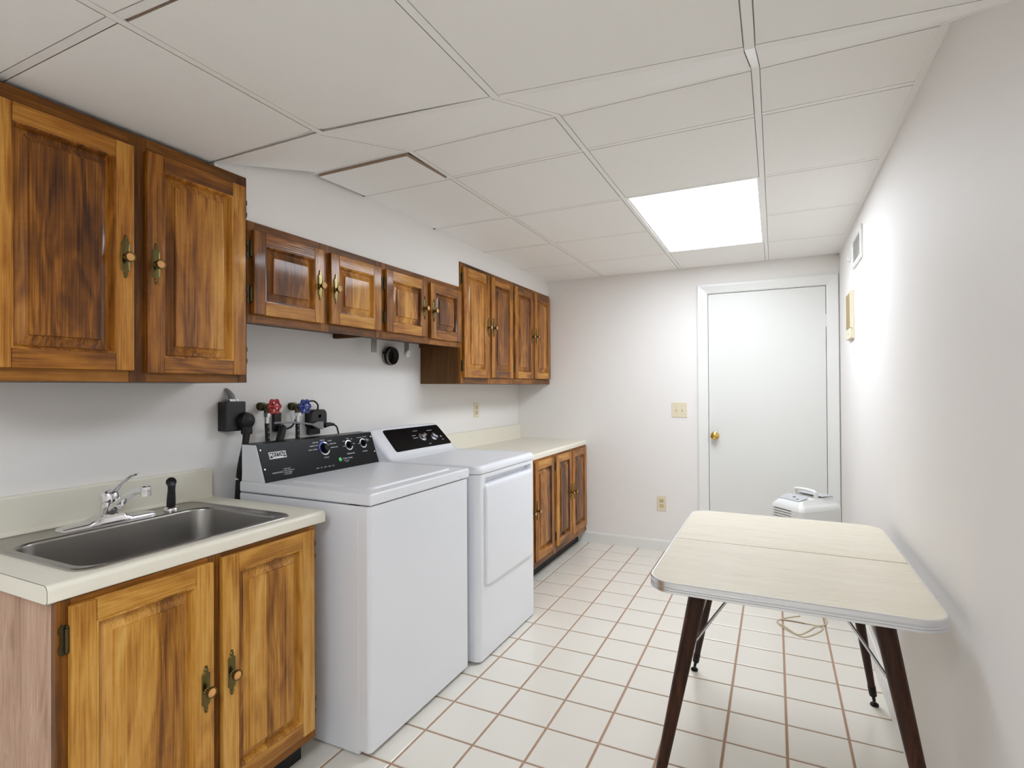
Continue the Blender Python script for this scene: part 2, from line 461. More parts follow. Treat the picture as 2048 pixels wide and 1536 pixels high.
# ================================================================ LIGHTS (2 x 4 troffers lying in the grid)
def troffer(name, x0, x1, y0, y1, label, m):
    t = thing(name, label, 'light', ((x0 + x1) / 2, (y0 + y1) / 2, 0), 'fluorescent ceiling panels')
    def q(x, y, dz): return (x, y, zc(x, y) + dz)
    def ring(i, dz): return [q(x0 + i, y0 + i, dz), q(x1 - i, y0 + i, dz), q(x1 - i, y1 - i, dz), q(x0 + i, y1 - i, dz)]
    bm = bmesh.new(); loft(bm, [ring(.010, .003), ring(.022, .003), ring(.022, .012), ring(.010, .10), ring(.010, .003)])
    obj('frame', bm, 'grid_white', t, smooth=False)
    bm = bmesh.new(); loft(bm, [ring(.018, .004), ring(.018, .0075)], True, True)
    obj('diffuser', bm, m, t, smooth=False)
troffer('ceiling_light', CX[2], CX[3], 2.650, 3.870, 'glowing white fluorescent panel set in the higher part of the ceiling', 'light_diffuser')
# its reflection is the tall streak on the left door above the sink
troffer('ceiling_light_offscreen', CX[2], CX[3], ROWS[3], ROWS[5], 'fluorescent panel in the low part of the ceiling before the sink', 'light_diffuser')

# ================================================================ CABINETS
DOOR_CACHE, HW = {}, {}
ST, TD = .052, .019        # stile width, door thickness
def door_meshes(w, h, fam):
    k = (round(w, 3), round(h, 3), fam)
    if k in DOOR_CACHE: return DOOR_CACHE[k]
    s = min(ST, w * .16)
    def piece(y0, y1, z0_, z1, m):
        return to_mesh(B((0, y0, z0_), (TD, y1, z1), .0035, 2), 'frame_piece', m)
    stl = piece(0, s, 0, h, fam + '_stile'); rail = piece(s, w - s, 0, s, fam + '_rail')
    bm = bmesh.new()
    def ring(i, x): return [(x, s + i, s + i), (x, w - s - i, s + i), (x, w - s - i, h - s - i), (x, s + i, h - s - i)]
    loft(bm, [ring(-.004, .002), ring(-.001, TD - .0005), ring(.003, TD - .001), ring(.008, .0095), ring(.0095, .0030), ring(.0140, .0030), ring(.0360, .0115), ring(.0370, .0170), ring(.0405, .0178)], True, True)
    panel = to_mesh(bm, 'panel', fam + '_panel', True, 25)
    DOOR_CACHE[k] = (stl, rail, panel, s); return DOOR_CACHE[k]
def hardware():
    if HW: return HW
    # backplate with turned finials, standing 130 mm tall
    half = [(.0, .0655), (.0030, .0645), (.0045, .0615), (.0030, .0585), (.0058, .0560), (.0066, .0525), (.0040, .0490), (.0060, .0465), (.0105, .0430), (.0125, .0370), (.0118, .0300), (.0118, 0)]
    pts = [(y, z) for y, z in half] + [(y, -z) for y, z in half[::-1][1:]]
    pts += [(-y, z) for y, z in pts[::-1] if y > 0]
    bm = bmesh.new()
    loft(bm, [[(0, y, z) for y, z in pts], [(.0018, y, z) for y, z in pts], [(.0042, y * .6, z * .985) for y, z in pts]], True, True)
    HW['plate'] = to_mesh(bm, 'handle_plate', 'antique_brass')
    bm = bmesh.new(); lathe(bm, (.003, 0, 0), (1, 0, 0), [(0, .009), (.003, .0062), (.012, .0056), (.015, .010), (.018, .0148), (.0225, .0156), (.025, .0146), (.0252, .0124), (.0238, .0120)], 22)
    HW['knob'] = to_mesh(bm, 'knob', 'antique_brass')
    bm = bmesh.new(); lathe(bm, (.0262, 0, 0), (1, 0, 0), [(-.003, .0118), (.0006, .0116), (.0018, .008), (.002, 0)], 20)
    HW['inlay'] = to_mesh(bm, 'knob_inlay', 'knob_inlay')
    bm = bmesh.new(); cyl(bm, (.006, 0, -.026), (.006, 0, .026), .0048, n=12)
    for z in (-.029, .029): bmesh.ops.create_icosphere(bm, subdivisions=1, radius=.0045, matrix=Matrix.Translation((.006, 0, z)))
    half = [(0, .032), (-.008, .036), (-.0145, .030), (-.016, .018), (-.012, .010), (-.012, 0)]
    pts = half + [(y, -z) for y, z in half[::-1][1:]]
    prism(bm, [(0, y, z) for y, z in pts], (.0025, 0, 0))
    HW['hinge'] = to_mesh(bm, 'hinge', 'dark_hinge')
    return HW
def add_door(cab, fam, yo, zo, w, h, side, hz, xf):
    """yo, zo = lower near corner in cabinet coordinates; side = edge that carries the pull ('r' or 'l')"""
    stl, rail, panel, s = door_meshes(w, h, fam); H_ = hardware()
    d = link('door', panel, cab, (xf, yo, zo))
    link('stile', stl, d); link('stile', stl, d, (0, w - s, 0)); link('rail', rail, d); link('rail', rail, d, (0, 0, h - s))
    hy = w - s * .5 if side == 'r' else s * .5
    for n, m, dz in (('handle_plate', 'plate', 0), ('knob', 'knob', -.004), ('knob_inlay', 'inlay', -.004)):
        link(n, H_[m], d, (TD, hy, hz - zo + dz))
    for z in (zo + .075, zo + h - .075):
        # hinge on the far edge from the pull; its leaf lies on the face frame
        y = yo - .003 if side == 'r' else yo + w + .003
        o = link('hinge', H_['hinge'], cab, (xf + .0005, y, z))
        if side == 'l': o.scale = (1, -1, 1)
def cabinet(name, label, cat, group, y0, y1, z0_, z1, xf, doors, fam, toe=None, side_mat='oak_side', stile_w=.038, rail_w=.042, mids=()):
    cab = thing(name, label, cat, (XL + .002, y0, z0_ if toe is None else 0), group)
    ox = XL + .002; fr = .019
    zb = z0_
    yi, yo_, pb = y0 + .0005, y1 - .0005, .013
    short = toe is None and z1 - zb < .5; zs_ = zb + (.010 if short else 0)
    bm = bmesh.new(); box(bm, (ox, yi, zs_), (xf - fr, yi + pb, z1)); box(bm, (ox, yo_ - pb, zs_), (xf - fr, yo_, z1))
    zr = zb + (.034 if short else 0); box(bm, (ox, yi + pb, zr), (xf - fr, yo_ - pb, zr + pb)); box(bm, (ox, yi + pb, zr + pb), (ox + .006, yo_ - pb, z1))
    if toe is None: box(bm, (ox, yi + pb, z1 - pb), (xf - fr, yo_ - pb, z1))
    obj('carcass', bm, side_mat, cab, smooth=False)
    cy = (doors[0][1] + doors[1][0]) / 2
    sw = (doors[1][0] - doors[0][1]) + .012
    for a, b in ((y0 + .0005, y0 + stile_w), (cy - sw / 2, cy + sw / 2), (y1 - stile_w, y1 - .0005)):
        obj('frame_stile', B((xf - fr, a, zb), (xf, b, z1), .0012, 1), 'oak_frame_stile', cab)
    for a, b in ((y0 + stile_w, cy - sw / 2), (cy + sw / 2, y1 - stile_w)):
        for c, d in ((zb, zb + rail_w), (z1 - rail_w, z1)):
            obj('frame_rail', B((xf - fr, a, c), (xf - .0003, b, d), .0012, 1), 'oak_frame_rail', cab)
    for (a, b, c, d, side, hz) in doors:
        zz = cab.location.z
        add_door(cab, fam, a - y0, c - zz, b - a, d - c, side, hz - zz, xf - ox)
    if toe is not None:
        obj('toe_kick', B((ox, y0 + .002, 0), (toe, y1 - .002, zb)), 'toe_black', cab, smooth=False)
    return cab
G_U, G_O, G_T = 'oak wall cabinets', 'oak wall cabinets', 'oak wall cabinets'
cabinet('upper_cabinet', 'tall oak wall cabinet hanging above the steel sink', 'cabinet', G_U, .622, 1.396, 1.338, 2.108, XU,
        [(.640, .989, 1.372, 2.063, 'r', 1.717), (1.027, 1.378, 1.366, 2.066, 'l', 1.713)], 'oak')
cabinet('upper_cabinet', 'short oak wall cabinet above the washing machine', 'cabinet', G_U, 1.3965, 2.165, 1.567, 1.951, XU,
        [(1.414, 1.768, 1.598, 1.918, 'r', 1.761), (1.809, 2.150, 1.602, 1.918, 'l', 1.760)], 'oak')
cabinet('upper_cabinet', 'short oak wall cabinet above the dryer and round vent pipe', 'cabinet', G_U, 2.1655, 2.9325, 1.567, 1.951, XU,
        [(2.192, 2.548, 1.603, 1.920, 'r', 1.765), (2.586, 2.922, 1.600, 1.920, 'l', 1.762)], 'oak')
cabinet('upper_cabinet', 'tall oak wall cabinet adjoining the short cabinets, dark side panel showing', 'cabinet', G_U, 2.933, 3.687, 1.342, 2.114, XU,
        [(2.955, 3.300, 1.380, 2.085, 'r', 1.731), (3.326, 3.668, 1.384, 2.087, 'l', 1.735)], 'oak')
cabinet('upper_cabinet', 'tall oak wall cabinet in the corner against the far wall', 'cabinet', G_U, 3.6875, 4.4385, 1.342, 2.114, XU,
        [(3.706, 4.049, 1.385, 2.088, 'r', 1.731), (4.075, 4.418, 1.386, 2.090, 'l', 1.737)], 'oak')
XF = -1.456
cabinet('base_cabinet', 'oak base cabinet carrying the sink, pale pinkish side panel', 'cabinet', 'oak base cabinets', .648, 1.412, .098, .8345, XF,
        [(.671, 1.018, .135, .822, 'r', .476), (1.046, 1.392, .137, .825, 'l', .486)], 'oak_lit', toe=-1.525, side_mat='pink_oak_side', stile_w=.03)
cabinet('base_cabinet', 'oak base cabinet half hidden behind the dryer', 'cabinet', 'oak base cabinets', 2.935, 3.6875, .098, .824, XF,
        [(2.950, 3.285, .148, .812, 'r', .49), (3.315, 3.664, .148, .812, 'l', .49)], 'oak', toe=-1.525)
cabinet('base_cabinet', 'oak base cabinet in the far corner beside the white baseboard', 'cabinet', 'oak base cabinets', 3.688, 4.4385, .098, .824, XF,
        [(3.712, 4.036, .150, .812, 'r', .498), (4.058, 4.405, .150, .812, 'l', .495)], 'oak', toe=-1.525)

# ================================================================ COUNTERTOPS
def nose(x0, xf_, zb, zt, r=.014, n=5):
    P = [(x0, zb), (xf_ - .004, zb), (xf_, zb + .004)]
    for i in range(n + 1):
        a = math.pi / 2 * i / n; P.append((xf_ - r + r * math.cos(a), zt - r + r * math.sin(a)))
    return P + [(x0, zt)]
def splash_profile(x, zt, h, t=.020):
    return [(x, zt), (x + t + .010, zt), (x + t + .003, zt + .004), (x + t, zt + .012), (x + t, zt + h - .008), (x + t - .004, zt + h - .001), (x + t - .009, zt + h), (x, zt + h)]
def countertop(label, y0, y1, zt, th, xf_, hole, splash_h, cap):
    t = thing('countertop', label, 'countertop', (XL + .002, y0, zt - th), 'cream laminate countertops')
    xb = XL + .002; bm = bmesh.new(); zb = zt - th
    if hole:
        hx0, hx1, hy0, hy1 = hole
        prism(bm, [(x, y0, z) for x, z in nose(hx1, xf_, zb, zt)], (0, y1 - y0, 0))
        box(bm, (xb, y0, zb), (hx0, y1, zt)); box(bm, (hx0, y0, zb), (hx1, hy0, zt)); box(bm, (hx0, hy1, zb), (hx1, y1, zt))
    else:
        prism(bm, [(x, y0, z) for x, z in nose(xb, xf_, zb, zt)], (0, y1 - y0, 0))
    obj('top', bm, 'laminate_cream', t, ang=50)
    bm = bmesh.new(); prism(bm, [(x, y0, z) for x, z in splash_profile(xb, zt, splash_h)], (0, y1 - y0, 0))
    if cap:      # rounded free end of the splash
        for v in bm.verts:
            if v.co.y > y1 - .001 and v.co.z > zt + splash_h - .003: v.co.y -= .012
    obj('backsplash', bm, 'laminate_cream', t, ang=50)
    if cap:
        bm = bmesh.new(); pr_ = nose(xb, xf_, zb, zt)
        prism(bm, [(x, y0 - .0006, z) for x, z in pr_], (0, .0006, 0)); obj('end_seam', bm, 'seam_dark', t, smooth=False)
        bm = bmesh.new(); prism(bm, [(x, y0 - .0016, z) for x, z in nose(xb, xf_ - .0008, zb + .0008, zt - .0008)], (0, .001, 0)); obj('end_cap', bm, 'laminate_edge', t, smooth=False)
    return t
ZS = .878
countertop('cream laminate countertop around the steel sink', .6325, 1.457, ZS, .042, -1.4535, (-1.995, -1.510, .735, 1.335), .116, True)
countertop('cream laminate countertop running to the far corner past the dryer', 2.935, 4.4385, .865, .040, -1.4535, None, .121, False)

# ================================================================ SINK, FAUCET, SPRAYER
t = thing('sink', 'single bowl stainless steel sink set in the cream countertop', 'sink', (-1.76, 1.03, ZS))
def rl(x0, x1, y0, y1, r, z): return [(x, y, z) for x, y in rrect(x0, x1, y0, y1, r, 7)]
o_ = (-2.036, -1.488, .707, 1.354)
bm = bmesh.new()
loft(bm, [rl(*o_, .05, ZS + .0005), rl(o_[0] + .002, o_[1] - .002, o_[2] + .002, o_[3] - .002, .05, ZS + .004), rl(o_[0] + .008, o_[1] - .007, o_[2] + .008, o_[3] - .008, .046, ZS + .0055),
          rl(o_[0] + .016, o_[1] - .012, o_[2] + .014, o_[3] - .014, .042, ZS + .003), rl(-1.912, -1.506, .732, 1.318, .062, ZS + .0025)])
obj('rim', bm, 'stainless', t, ang=60)
bm = bmesh.new(); L0 = []
for i, (ins, z) in enumerate(((0, .0025), (.004, .0005), (.008, -.006), (.016, -.10), (.022, -.135), (.036, -.155), (.06, -.163), (.16, -.167))):
    L0.append(rl(-1.912 + ins, -1.506 - ins, .732 + ins, 1.318 - ins, max(.062 - ins * .15, .03), ZS + z))
loft(bm, L0, False, True); obj('bowl', bm, 'stainless', t, ang=60)
bm = bmesh.new(); lathe(bm, (-1.71, 1.025, ZS - .168), (0, 0, 1), [(0, .046), (.004, .046), (.005, .04), (.002, .034), (.0, .012)], 24); obj('drain', bm, 'chrome', t)

FX, FY, FZ = -1.958, 1.020, ZS + .003
t = thing('faucet', 'chrome single lever kitchen faucet standing on the sink deck', 'faucet', (FX, FY, FZ))
bm = bmesh.new(); sec = []
for y, hw, h in ((-.142, .016, .006), (-.138, .024, .010), (-.12, .0275, .012), (-.07, .029, .014), (-.045, .031, .022), (-.03, .031, .028), (.03, .031, .028), (.045, .031, .022), (.055, .029, .014), (.118, .0275, .012), (.134, .024, .010), (.138, .016, .006)):
    sec.append([(FX - hw, FY + y, FZ), (FX + hw, FY + y, FZ), (FX + hw, FY + y, FZ + h * .55), (FX + hw * .8, FY + y, FZ + h), (FX - hw * .8, FY + y, FZ + h), (FX - hw, FY + y, FZ + h * .55)])
loft(bm, sec, True, True); obj('base_plate', bm, 'chrome', t, ang=50)
bm = bmesh.new(); lathe(bm, (FX, FY, FZ + .02), (0, 0, 1), [(0, .026), (.006, .0255), (.007, .0235), (.012, .0235), (.013, .0255), (.045, .0255), (.046, .024), (.049, .024), (.050, .0255), (.066, .0265), (.078, .024), (.086, .016), (.089, 0)], 26); obj('body', bm, 'chrome', t)
bm = bmesh.new()
sp = [(.014, .045), (.05, .066), (.09, .088), (.13, .107), (.158, .117), (.18, .121), (.20, .122)]
sec = []
for k, (dx, dz) in enumerate(sp):
    wv = .0145 - .003 * k / 6; hh = .013 - .003 * k / 6
    sec.append([(FX + dx, FY + wv * c, FZ + dz + hh * s_) for c, s_ in ((-1, -.75), (1, -.75), (1, .2), (.65, .85), (-.65, .85), (-1, .2))])
loft(bm, sec, True, True); obj('spout', bm, 'chrome', t, ang=50)
bm = bmesh.new(); lathe(bm, (FX + .197, FY, FZ + .134), (0, 0, -1), [(0, .010), (.003, .0135), (.012, .0138), (.013, .0125), (.016, .0125), (.017, .0138), (.032, .0138), (.033, .011), (.030, 0)], 20); obj('aerator', bm, 'chrome', t)
bm = bmesh.new()
for k, (dx, dz, wv, hh) in enumerate(((-.012, .096, .016, .012), (.02, .100, .015, .012), (.045, .112, .009, .005), (.08, .137, .0065, .0035), (.115, .155, .008, .0035), (.14, .163, .0115, .004), (.155, .166, .010, .004), (.163, .165, .004, .002))):
    pass
sec = []
for (dx, dz, wv, hh) in ((-.014, .092, .014, .008), (.012, .098, .016, .010), (.035, .108, .010, .006), (.07, .132, .0065, .0035), (.105, .152, .008, .0035), (.13, .162, .0115, .004), (.148, .166, .010, .004), (.157, .166, .004, .002)):
    sec.append([(FX + dx, FY + wv * math.cos(a), FZ + dz + hh * math.sin(a)) for a in [2 * math.pi * q / 10 for q in range(10)]])
loft(bm, sec, True, True); obj('lever', bm, 'chrome', t)

SX, SY = -1.945, 1.212
t = thing('sink_sprayer', 'black side sprayer standing beside the chrome faucet', 'sprayer', (SX, SY, FZ))
bm = bmesh.new(); lathe(bm, (SX, SY, FZ), (0, 0, 1), [(0, .023), (.004, .024), (.010, .022), (.014, .018), (.015, .014)], 22); obj('base_ring', bm, 'chrome', t)
bm = bmesh.new(); lathe(bm, (SX, SY, FZ + .013), (.05, .0, 1), [(0, .0135), (.01, .0145), (.03, .0140), (.06, .0120), (.078, .0125), (.086, .011)], 20); obj('handle', bm, 'plastic_black', t)
bm = bmesh.new(); lathe(bm, (SX - .010, SY + .006, FZ + .104), (.84, -.48, .02), [(0, .008), (.006, .013), (.024, .0165), (.029, .0165), (.031, .015), (.029, .011), (.027, 0)], 24); obj('spray_head', bm, 'plastic_black', t)
obj('trigger', B((SX + .010, SY - .005, FZ + .055), (SX + .018, SY + .005, FZ + .092), .003), 'plastic_black', t)

# ================================================================ WASHING MACHINE
WY0, WY1 = 1.507, 2.195
t = thing('washing_machine', 'white top loading washing machine with flat black control panel', 'washer', (-1.63, (WY0 + WY1) / 2, 0))
obj('body', B((-1.970, WY0, .004), (-1.346, WY1, .8915), .004, 2), 'enamel_white', t)
bm = bmesh.new(); poly = []
for x, y in rrect(-1.40, -1.295, WY0 + .001, WY1 - .001, .016, 6): poly.append((x, y))
loft(bm, [[(x, y, .020) for x, y in poly], [(x, y, .8915) for x, y in poly]], True, True); obj('front_panel', bm, 'enamel_white', t, ang=50)
bm = bmesh.new(); box(bm, (-1.972, WY0 - .001, .8945), (-1.288, WY1 + .001, .9395), .009, 3); obj('top_deck', bm, 'enamel_top', t, ang=60)
bm = bmesh.new()
def lidloop(i, z): return [(x, y, z) for x, y in rrect(-1.775 + i, -1.338 - i, WY0 + .062 + i, WY1 - .062 - i, .025, 5)]
loft(bm, [lidloop(-.006, .939), lidloop(-.002, .9405), lidloop(0, .9365), lidloop(.005, .9365), lidloop(.008, .944), lidloop(.016, .9465)], False, True); obj('lid', bm, 'enamel_top', t, ang=60)
for y in (WY0 + .085, WY1 - .085):
    bm = bmesh.new(); lathe(bm, (-1.289, y, .912), (1, 0, 0), [(0, .006), (.0015, .006), (.0028, .003), (.003, 0)], 14); obj('plug_cap', bm, 'enamel_white', t)
for y in (WY0 + .05, WY1 - .05):
    for x in (-1.92, -1.39):
        bm = bmesh.new(); cyl(bm, (x, y, 0), (x, y, .01), .02, n=12); obj('foot', bm, 'rubber_black', t)
# console: white end cheeks, black fascia folded over the top
KX = .053 / .152
def con(y, z, out=0.0): # point on the sloped fascia
    n = Vector((.152, 0, .053)).normalized(); return Vector((-1.822 - KX * (z - .938), y, z)) + n * out
prof = [(-1.957, .9395), (-1.957, 1.088), (-1.876, 1.088), (-1.824, .9395)]
bm = bmesh.new(); prism(bm, [(x, WY0, z) for x, z in prof], (0, WY1 - WY0, 0)); bmesh.ops.bevel(bm, geom=bm.edges[:], offset=.002, segments=2, affect='EDGES'); conso = obj('console', bm, 'enamel_white', t)
bm = bmesh.new(); pf = [(-1.8205, .939), (-1.8735, 1.0895), (-1.954, 1.0905), (-1.954, 1.088), (-1.876, 1.087), (-1.8235, .939)]
prism(bm, [(x, WY0 + .004, z) for x, z in pf], (0, WY1 - WY0 - .006, 0)); fas = obj('fascia', bm, 'console_black', t, smooth=False)
sl = Vector((-.053, 0, .152)).normalized(); nn = Vector((.152, 0, .053)).normalized(); yy = Vector((0, 1, 0))
def fm(y, z, out=.0016):
    m_ = Matrix((yy, sl, nn)).transposed().to_4x4(); m_.translation = con(y, z, out); return m_
def dot(name, y, z, r, h, m, n=22, parent=None, prof=None):
    bm = bmesh.new(); lathe(bm, con(y, z, .0010), nn, prof or [(0, r), (h * .8, r), (h, r * .85), (h, 0)], n); return obj(name, bm, m, parent or t)
for y, z in ((1.5205, 1.066), (1.5205, .990), (2.183, 1.067), (2.183, .993)): dot('screw', y, z, .004, .002, 'screw_steel')
for y, z, r, m in ((1.8578, 1.0405, .0265, 'knob_silver'), (2.0165, 1.0405, .0205, 'knob_silver'), (2.1165, 1.0405, .0195, 'knob_silver')):
    bm = bmesh.new(); lathe(bm, con(y, z, .001), nn, [(0, r + .005), (.0012, r + .005), (.0014, r - .001), (0.0005, r - .002)], 30); obj('dial_ring', bm, m, t)
    k_ = dot('dial', y, z, r - .003, .018, 'console_black', 28, None, [(0, r - .001), (.003, r - .002), (.006, r - .007), (.018, r - .009), (.020, r - .011), (.020, 0)])
    bm = bmesh.new(); a = math.radians(35 if r > .025 else 75)
    pts = [con(y, z, .0215) + (yy * math.sin(a) + sl * math.cos(a)) * q for q in (r * .3, r * .55)]
    cyl(bm, pts[0], pts[1], .0009, n=6); obj('pointer', bm, 'print_white', k_)
    for ang in ((-75, -45, -15, 15, 45, 75) if r > .025 else (-70, -35, 0, 35, 70)):
        pass
# blue arc on the large dial
bm = bmesh.new(); c0 = con(1.8578, 1.0405, .0026); arc = []
for i in range(15):
    a = math.radians(-115 + i * 9)
    arc.append((c0 + (yy * math.sin(a) + sl * math.cos(a)) * .0255, c0 + (yy * math.sin(a) + sl * math.cos(a)) * .0325))
for (a, b), (c, d) in zip(arc, arc[1:]): bm.faces.new([bm.verts.new(p) for p in (a, b, d, c)])
bmesh.ops.remove_doubles(bm, verts=bm.verts[:], dist=1e-6); obj('blue_arc', bm, 'blue_ring', t, smooth=False)
dot('start_button', 1.9345, .9813, .0092, .004, 'green_button')
# nameplate and printing
def plate(name, y0, y1, z0_, z1, m, out, th=.0006):
    bm = bmesh.new(); c = [con(y0, z0_, out), con(y1, z0_, out), con(y1, z1, out), con(y0, z1, out)]
    loft(bm, [c, [p + nn * th for p in c]], True, True); return obj(name, bm, m, t, smooth=False)
plate('nameplate', 1.555, 1.641, 1.0262, 1.0540, 'print_white', .0010)
plate('nameplate_field', 1.558, 1.638, 1.0305, 1.0512, 'console_black', .0013)
plate('nameplate_band', 1.572, 1.625, 1.0300, 1.0345, 'print_white', .0016)
def pr_(body, y, z, size, out=.0016, bold=0.0, parent=None, m='print_white', sx=1.0):
    obj('lettering', text_mesh(body, size, fm(y, z, out) @ Matrix.Diagonal((sx, 1, 1, 1)), .0002, bold), m, parent or t, smooth=False)
pr_('MAYTAG', 1.598, 1.0418, .0205, .0022, .0004, sx=.96)
for body, y, z, s in (('DELICATES', 1.813, 1.0700, .0072), ('WRINKLE CTRL', 1.800, 1.0565, .0072), ('BULKY / SHEETS', 1.790, 1.0405, .0072), ('NORMAL', 1.857, 1.0770, .0072),
                      ('WHITES', 1.900, 1.0705, .0072), ('RINSE & SPIN', 1.915, 1.0565, .0072), ('DRAIN & SPIN', 1.919, 1.0395, .0072), ('CYCLES', 1.857, 1.0000, .0082),
                      ('COOL', 1.988, 1.0605, .006), ('WARM', 2.0165, 1.0715, .006), ('HOT', 2.043, 1.0665, .006), ('COLD', 1.983, 1.0375, .006), ('COLDS', 2.049, 1.043, .006), ('TEMPERATURE', 2.0145, 1.0005, .0082),
                      ('NONE', 2.089, 1.0400, .006), ('EXTRA RINSE', 2.098, 1.0690, .006), ('PRE-SOAK', 2.137, 1.0700, .006), ('FABRIC\nSOFTENER', 2.149, 1.054, .006), ('OPTIONS', 2.115, 1.0010, .0082),
                      ('START / PAUSE', 1.986, .9818, .0095), ('Hold 3 seconds\nto cancel', 1.975, .9700, .0055),
                      ('SENSE     FILL     WASH     RINSE     SPIN', 1.836, .9600, .0062), ('INSTRUCTIONS', 1.577, .9705, .0072)):
    pr_(body, y, z, s)
for k, s in enumerate(('1  Select Cycle', '2  Select Temperature', '3  Select Options', '4  Press START')):
    pr_(s, (1.627, 1.6345, 1.6285, 1.6265)[k], .9815 - .0073 * k, .0064)
plate('rule_line', 1.5990, 1.5998, .956, .984, 'print_white', .0012, .0003); plate('rule_line', 1.781, 1.885, .9535, .9542, 'print_white', .0012, .0003)

# ================================================================ DRYER
DY0, DY1, DF = 2.238, 2.898, -1.262
t = thing('clothes_dryer', 'white front loading dryer with rounded edges and sloped black console', 'dryer', (-1.62, (DY0 + DY1) / 2, 0))
bm = bmesh.new(); P_ = rrect(-1.985, DF, DY0, DY1, .032, 7)
k_ = P_.index(max(P_, key=lambda p: (round(p[0], 6), p[1])))                     # finger pocket over the door, cut 35 mm into the front
notch = [(DF, 2.843), (DF - .035, 2.835), (DF - .035, 2.305), (DF, 2.297)]
Pn = [p for p in P_]; Pn = Pn[k_:] + Pn[:k_]; Pn = Pn + notch[::-1] if Pn[-1][1] < Pn[0][1] else Pn
for za, zb_, q_ in ((.012, .848, P_), (.848, .879, Pn), (.879, .8985, P_)):
    loft(bm, [[(x, y, za) for x, y in q_], [(x, y, zb_) for x, y in q_]], True, True)
obj('body', bm, 'enamel_white', t, ang=50)
bm = bmesh.new()
def tl(i, z): return [(x, y, z) for x, y in rrect(-1.985 + i, DF + .004 - i, DY0 - .002 + i, DY1 + .002 - i, .034, 7)]
loft(bm, [tl(.003, .9005), tl(0, .904), tl(0, .920), tl(.004, .931), tl(.012, .938), tl(.024, .940), tl(.034, .9395), tl(.044, .936), tl(.2, .9355)], True, True); obj('top_deck', bm, 'enamel_top', t, ang=60)
def yzloop(y0, y1, z0_, z1, r, x, r2=None): return [(x, a, b) for a, b in rrect(y0, y1, z0_, z1, r, 5)]
bm = bmesh.new(); loft(bm, [yzloop(2.288, 2.852, .356, .8455, .024, DF - .002), yzloop(2.288, 2.852, .356, .8455, .024, DF + .0005), yzloop(2.290, 2.850, .358, .844, .024, DF + .0012)], False, True); obj('door_gasket', bm, 'enamel_white', t)
bm = bmesh.new(); loft(bm, [yzloop(2.2905, 2.8495, .3585, .843, .022, DF), yzloop(2.2905, 2.8495, .3585, .843, .022, DF + .008), yzloop(2.295, 2.845, .363, .8385, .02, DF + .012), yzloop(2.31, 2.83, .378, .8235, .018, DF + .0135)], False, True); obj('door', bm, 'enamel_white', t, ang=60)
for y in (DY0 + .06, DY1 - .06):
    for x in (-1.92, -1.34):
        bm = bmesh.new(); cyl(bm, (x, y, 0), (x, y, .016), .02, n=12); obj('foot', bm, 'rubber_black', t)
# console hood
sec = []
for y, ins in ((2.248, .030), (2.256, .012), (2.275, .003), (2.31, 0), (2.57, -.004), (2.84, 0), (2.872, .003), (2.888, .012), (2.895, .030)):
    sec.append([(-1.982 + ins * .3, y, .930), (-1.982 + ins * .3, y, 1.062 - ins), (-1.968, y, 1.086 - ins), (-1.944, y, 1.094 - ins), (-1.932, y, 1.089 - ins), (-1.800 - ins * .4, y, .957 - ins * .5), (-1.780 - ins, y, .944), (-1.755 - ins, y, .930)])
bm = bmesh.new(); loft(bm, sec, True, True); obj('console', bm, 'enamel_white', t, ang=50)
n2 = Vector((1, 0, 1)).normalized(); s2 = Vector((-1, 0, 1)).normalized()
def dcon(y, z, out=.0): return Vector((-.8425 - z, y, z)) + n2 * out
bm = bmesh.new(); loops = []
for o2 in (-.004, .0035):
    lp = []
    for y, z in rrect(2.330, 2.872, .972, 1.081, .012, 5):
        zz = z + (.004 * (1 - ((y - 2.6) / .27) ** 2) if z > 1.03 else 0)
        lp.append(dcon(y + (z - .972) * .12 * (1 if y < 2.6 else -.2), zz, o2))
    loops.append(lp)
loft(bm, loops, True, True); obj('fascia', bm, 'console_black', t)
def dm(y, z, out=.004):
    m_ = Matrix((yy, s2, n2)).transposed().to_4x4(); m_.translation = dcon(y, z, out); return m_
def dlathe(name, y, z, prof, m, n=24, parent=None):
    bm = bmesh.new(); lathe(bm, dcon(y, z, .003), n2, prof, n); return obj(name, bm, m, parent or t)
for y, z, r, tw in ((2.628, 1.022, .027, 20), (2.731, 1.013, .021, -40)):
    k_ = dlathe('dial', y, z, [(0, r), (.006, r), (.009, r - .004), (.010, r - .006), (.010, 0)], 'knob_silver')
    bm = bmesh.new(); box(bm, (-r * .92, -r * .38, .009), (r * .92, r * .38, .026), .004, 2)
    bmesh.ops.transform(bm, matrix=dm(y, z, .003) @ Matrix.Rotation(math.radians(tw), 4, 'Z'), verts=bm.verts[:]); obj('grip', bm, 'knob_silver', k_)
dlathe('start_button', 2.813, 1.015, [(0, .0085), (.003, .0085), (.005, .006), (.005, 0)], 'knob_silver')
for body, y, z, s in (('LESS DRY', 2.568, 1.037, .009), ('MORE DRY', 2.568, 1.024, .009), ('AUTO DRY', 2.610, 1.060, .008), ('TIMED', 2.66, .985, .008), ('TEMPERATURE', 2.745, 1.054, .008), ('LOW', 2.69, 1.036, .007), ('HIGH', 2.763, 1.036, .007), ('START', 2.813, .997, .008)):
    obj('lettering', text_mesh(body, s, dm(y, z, .0042), .0002), 'print_white', t, smooth=False)
bm = bmesh.new(); box(bm, (-.012, -.004, 0), (.012, .004, .0015), .001, 1); bmesh.ops.transform(bm, matrix=dm(2.595, .9625, .0002), verts=bm.verts[:]); obj('badge', bm, 'knob_silver', t)

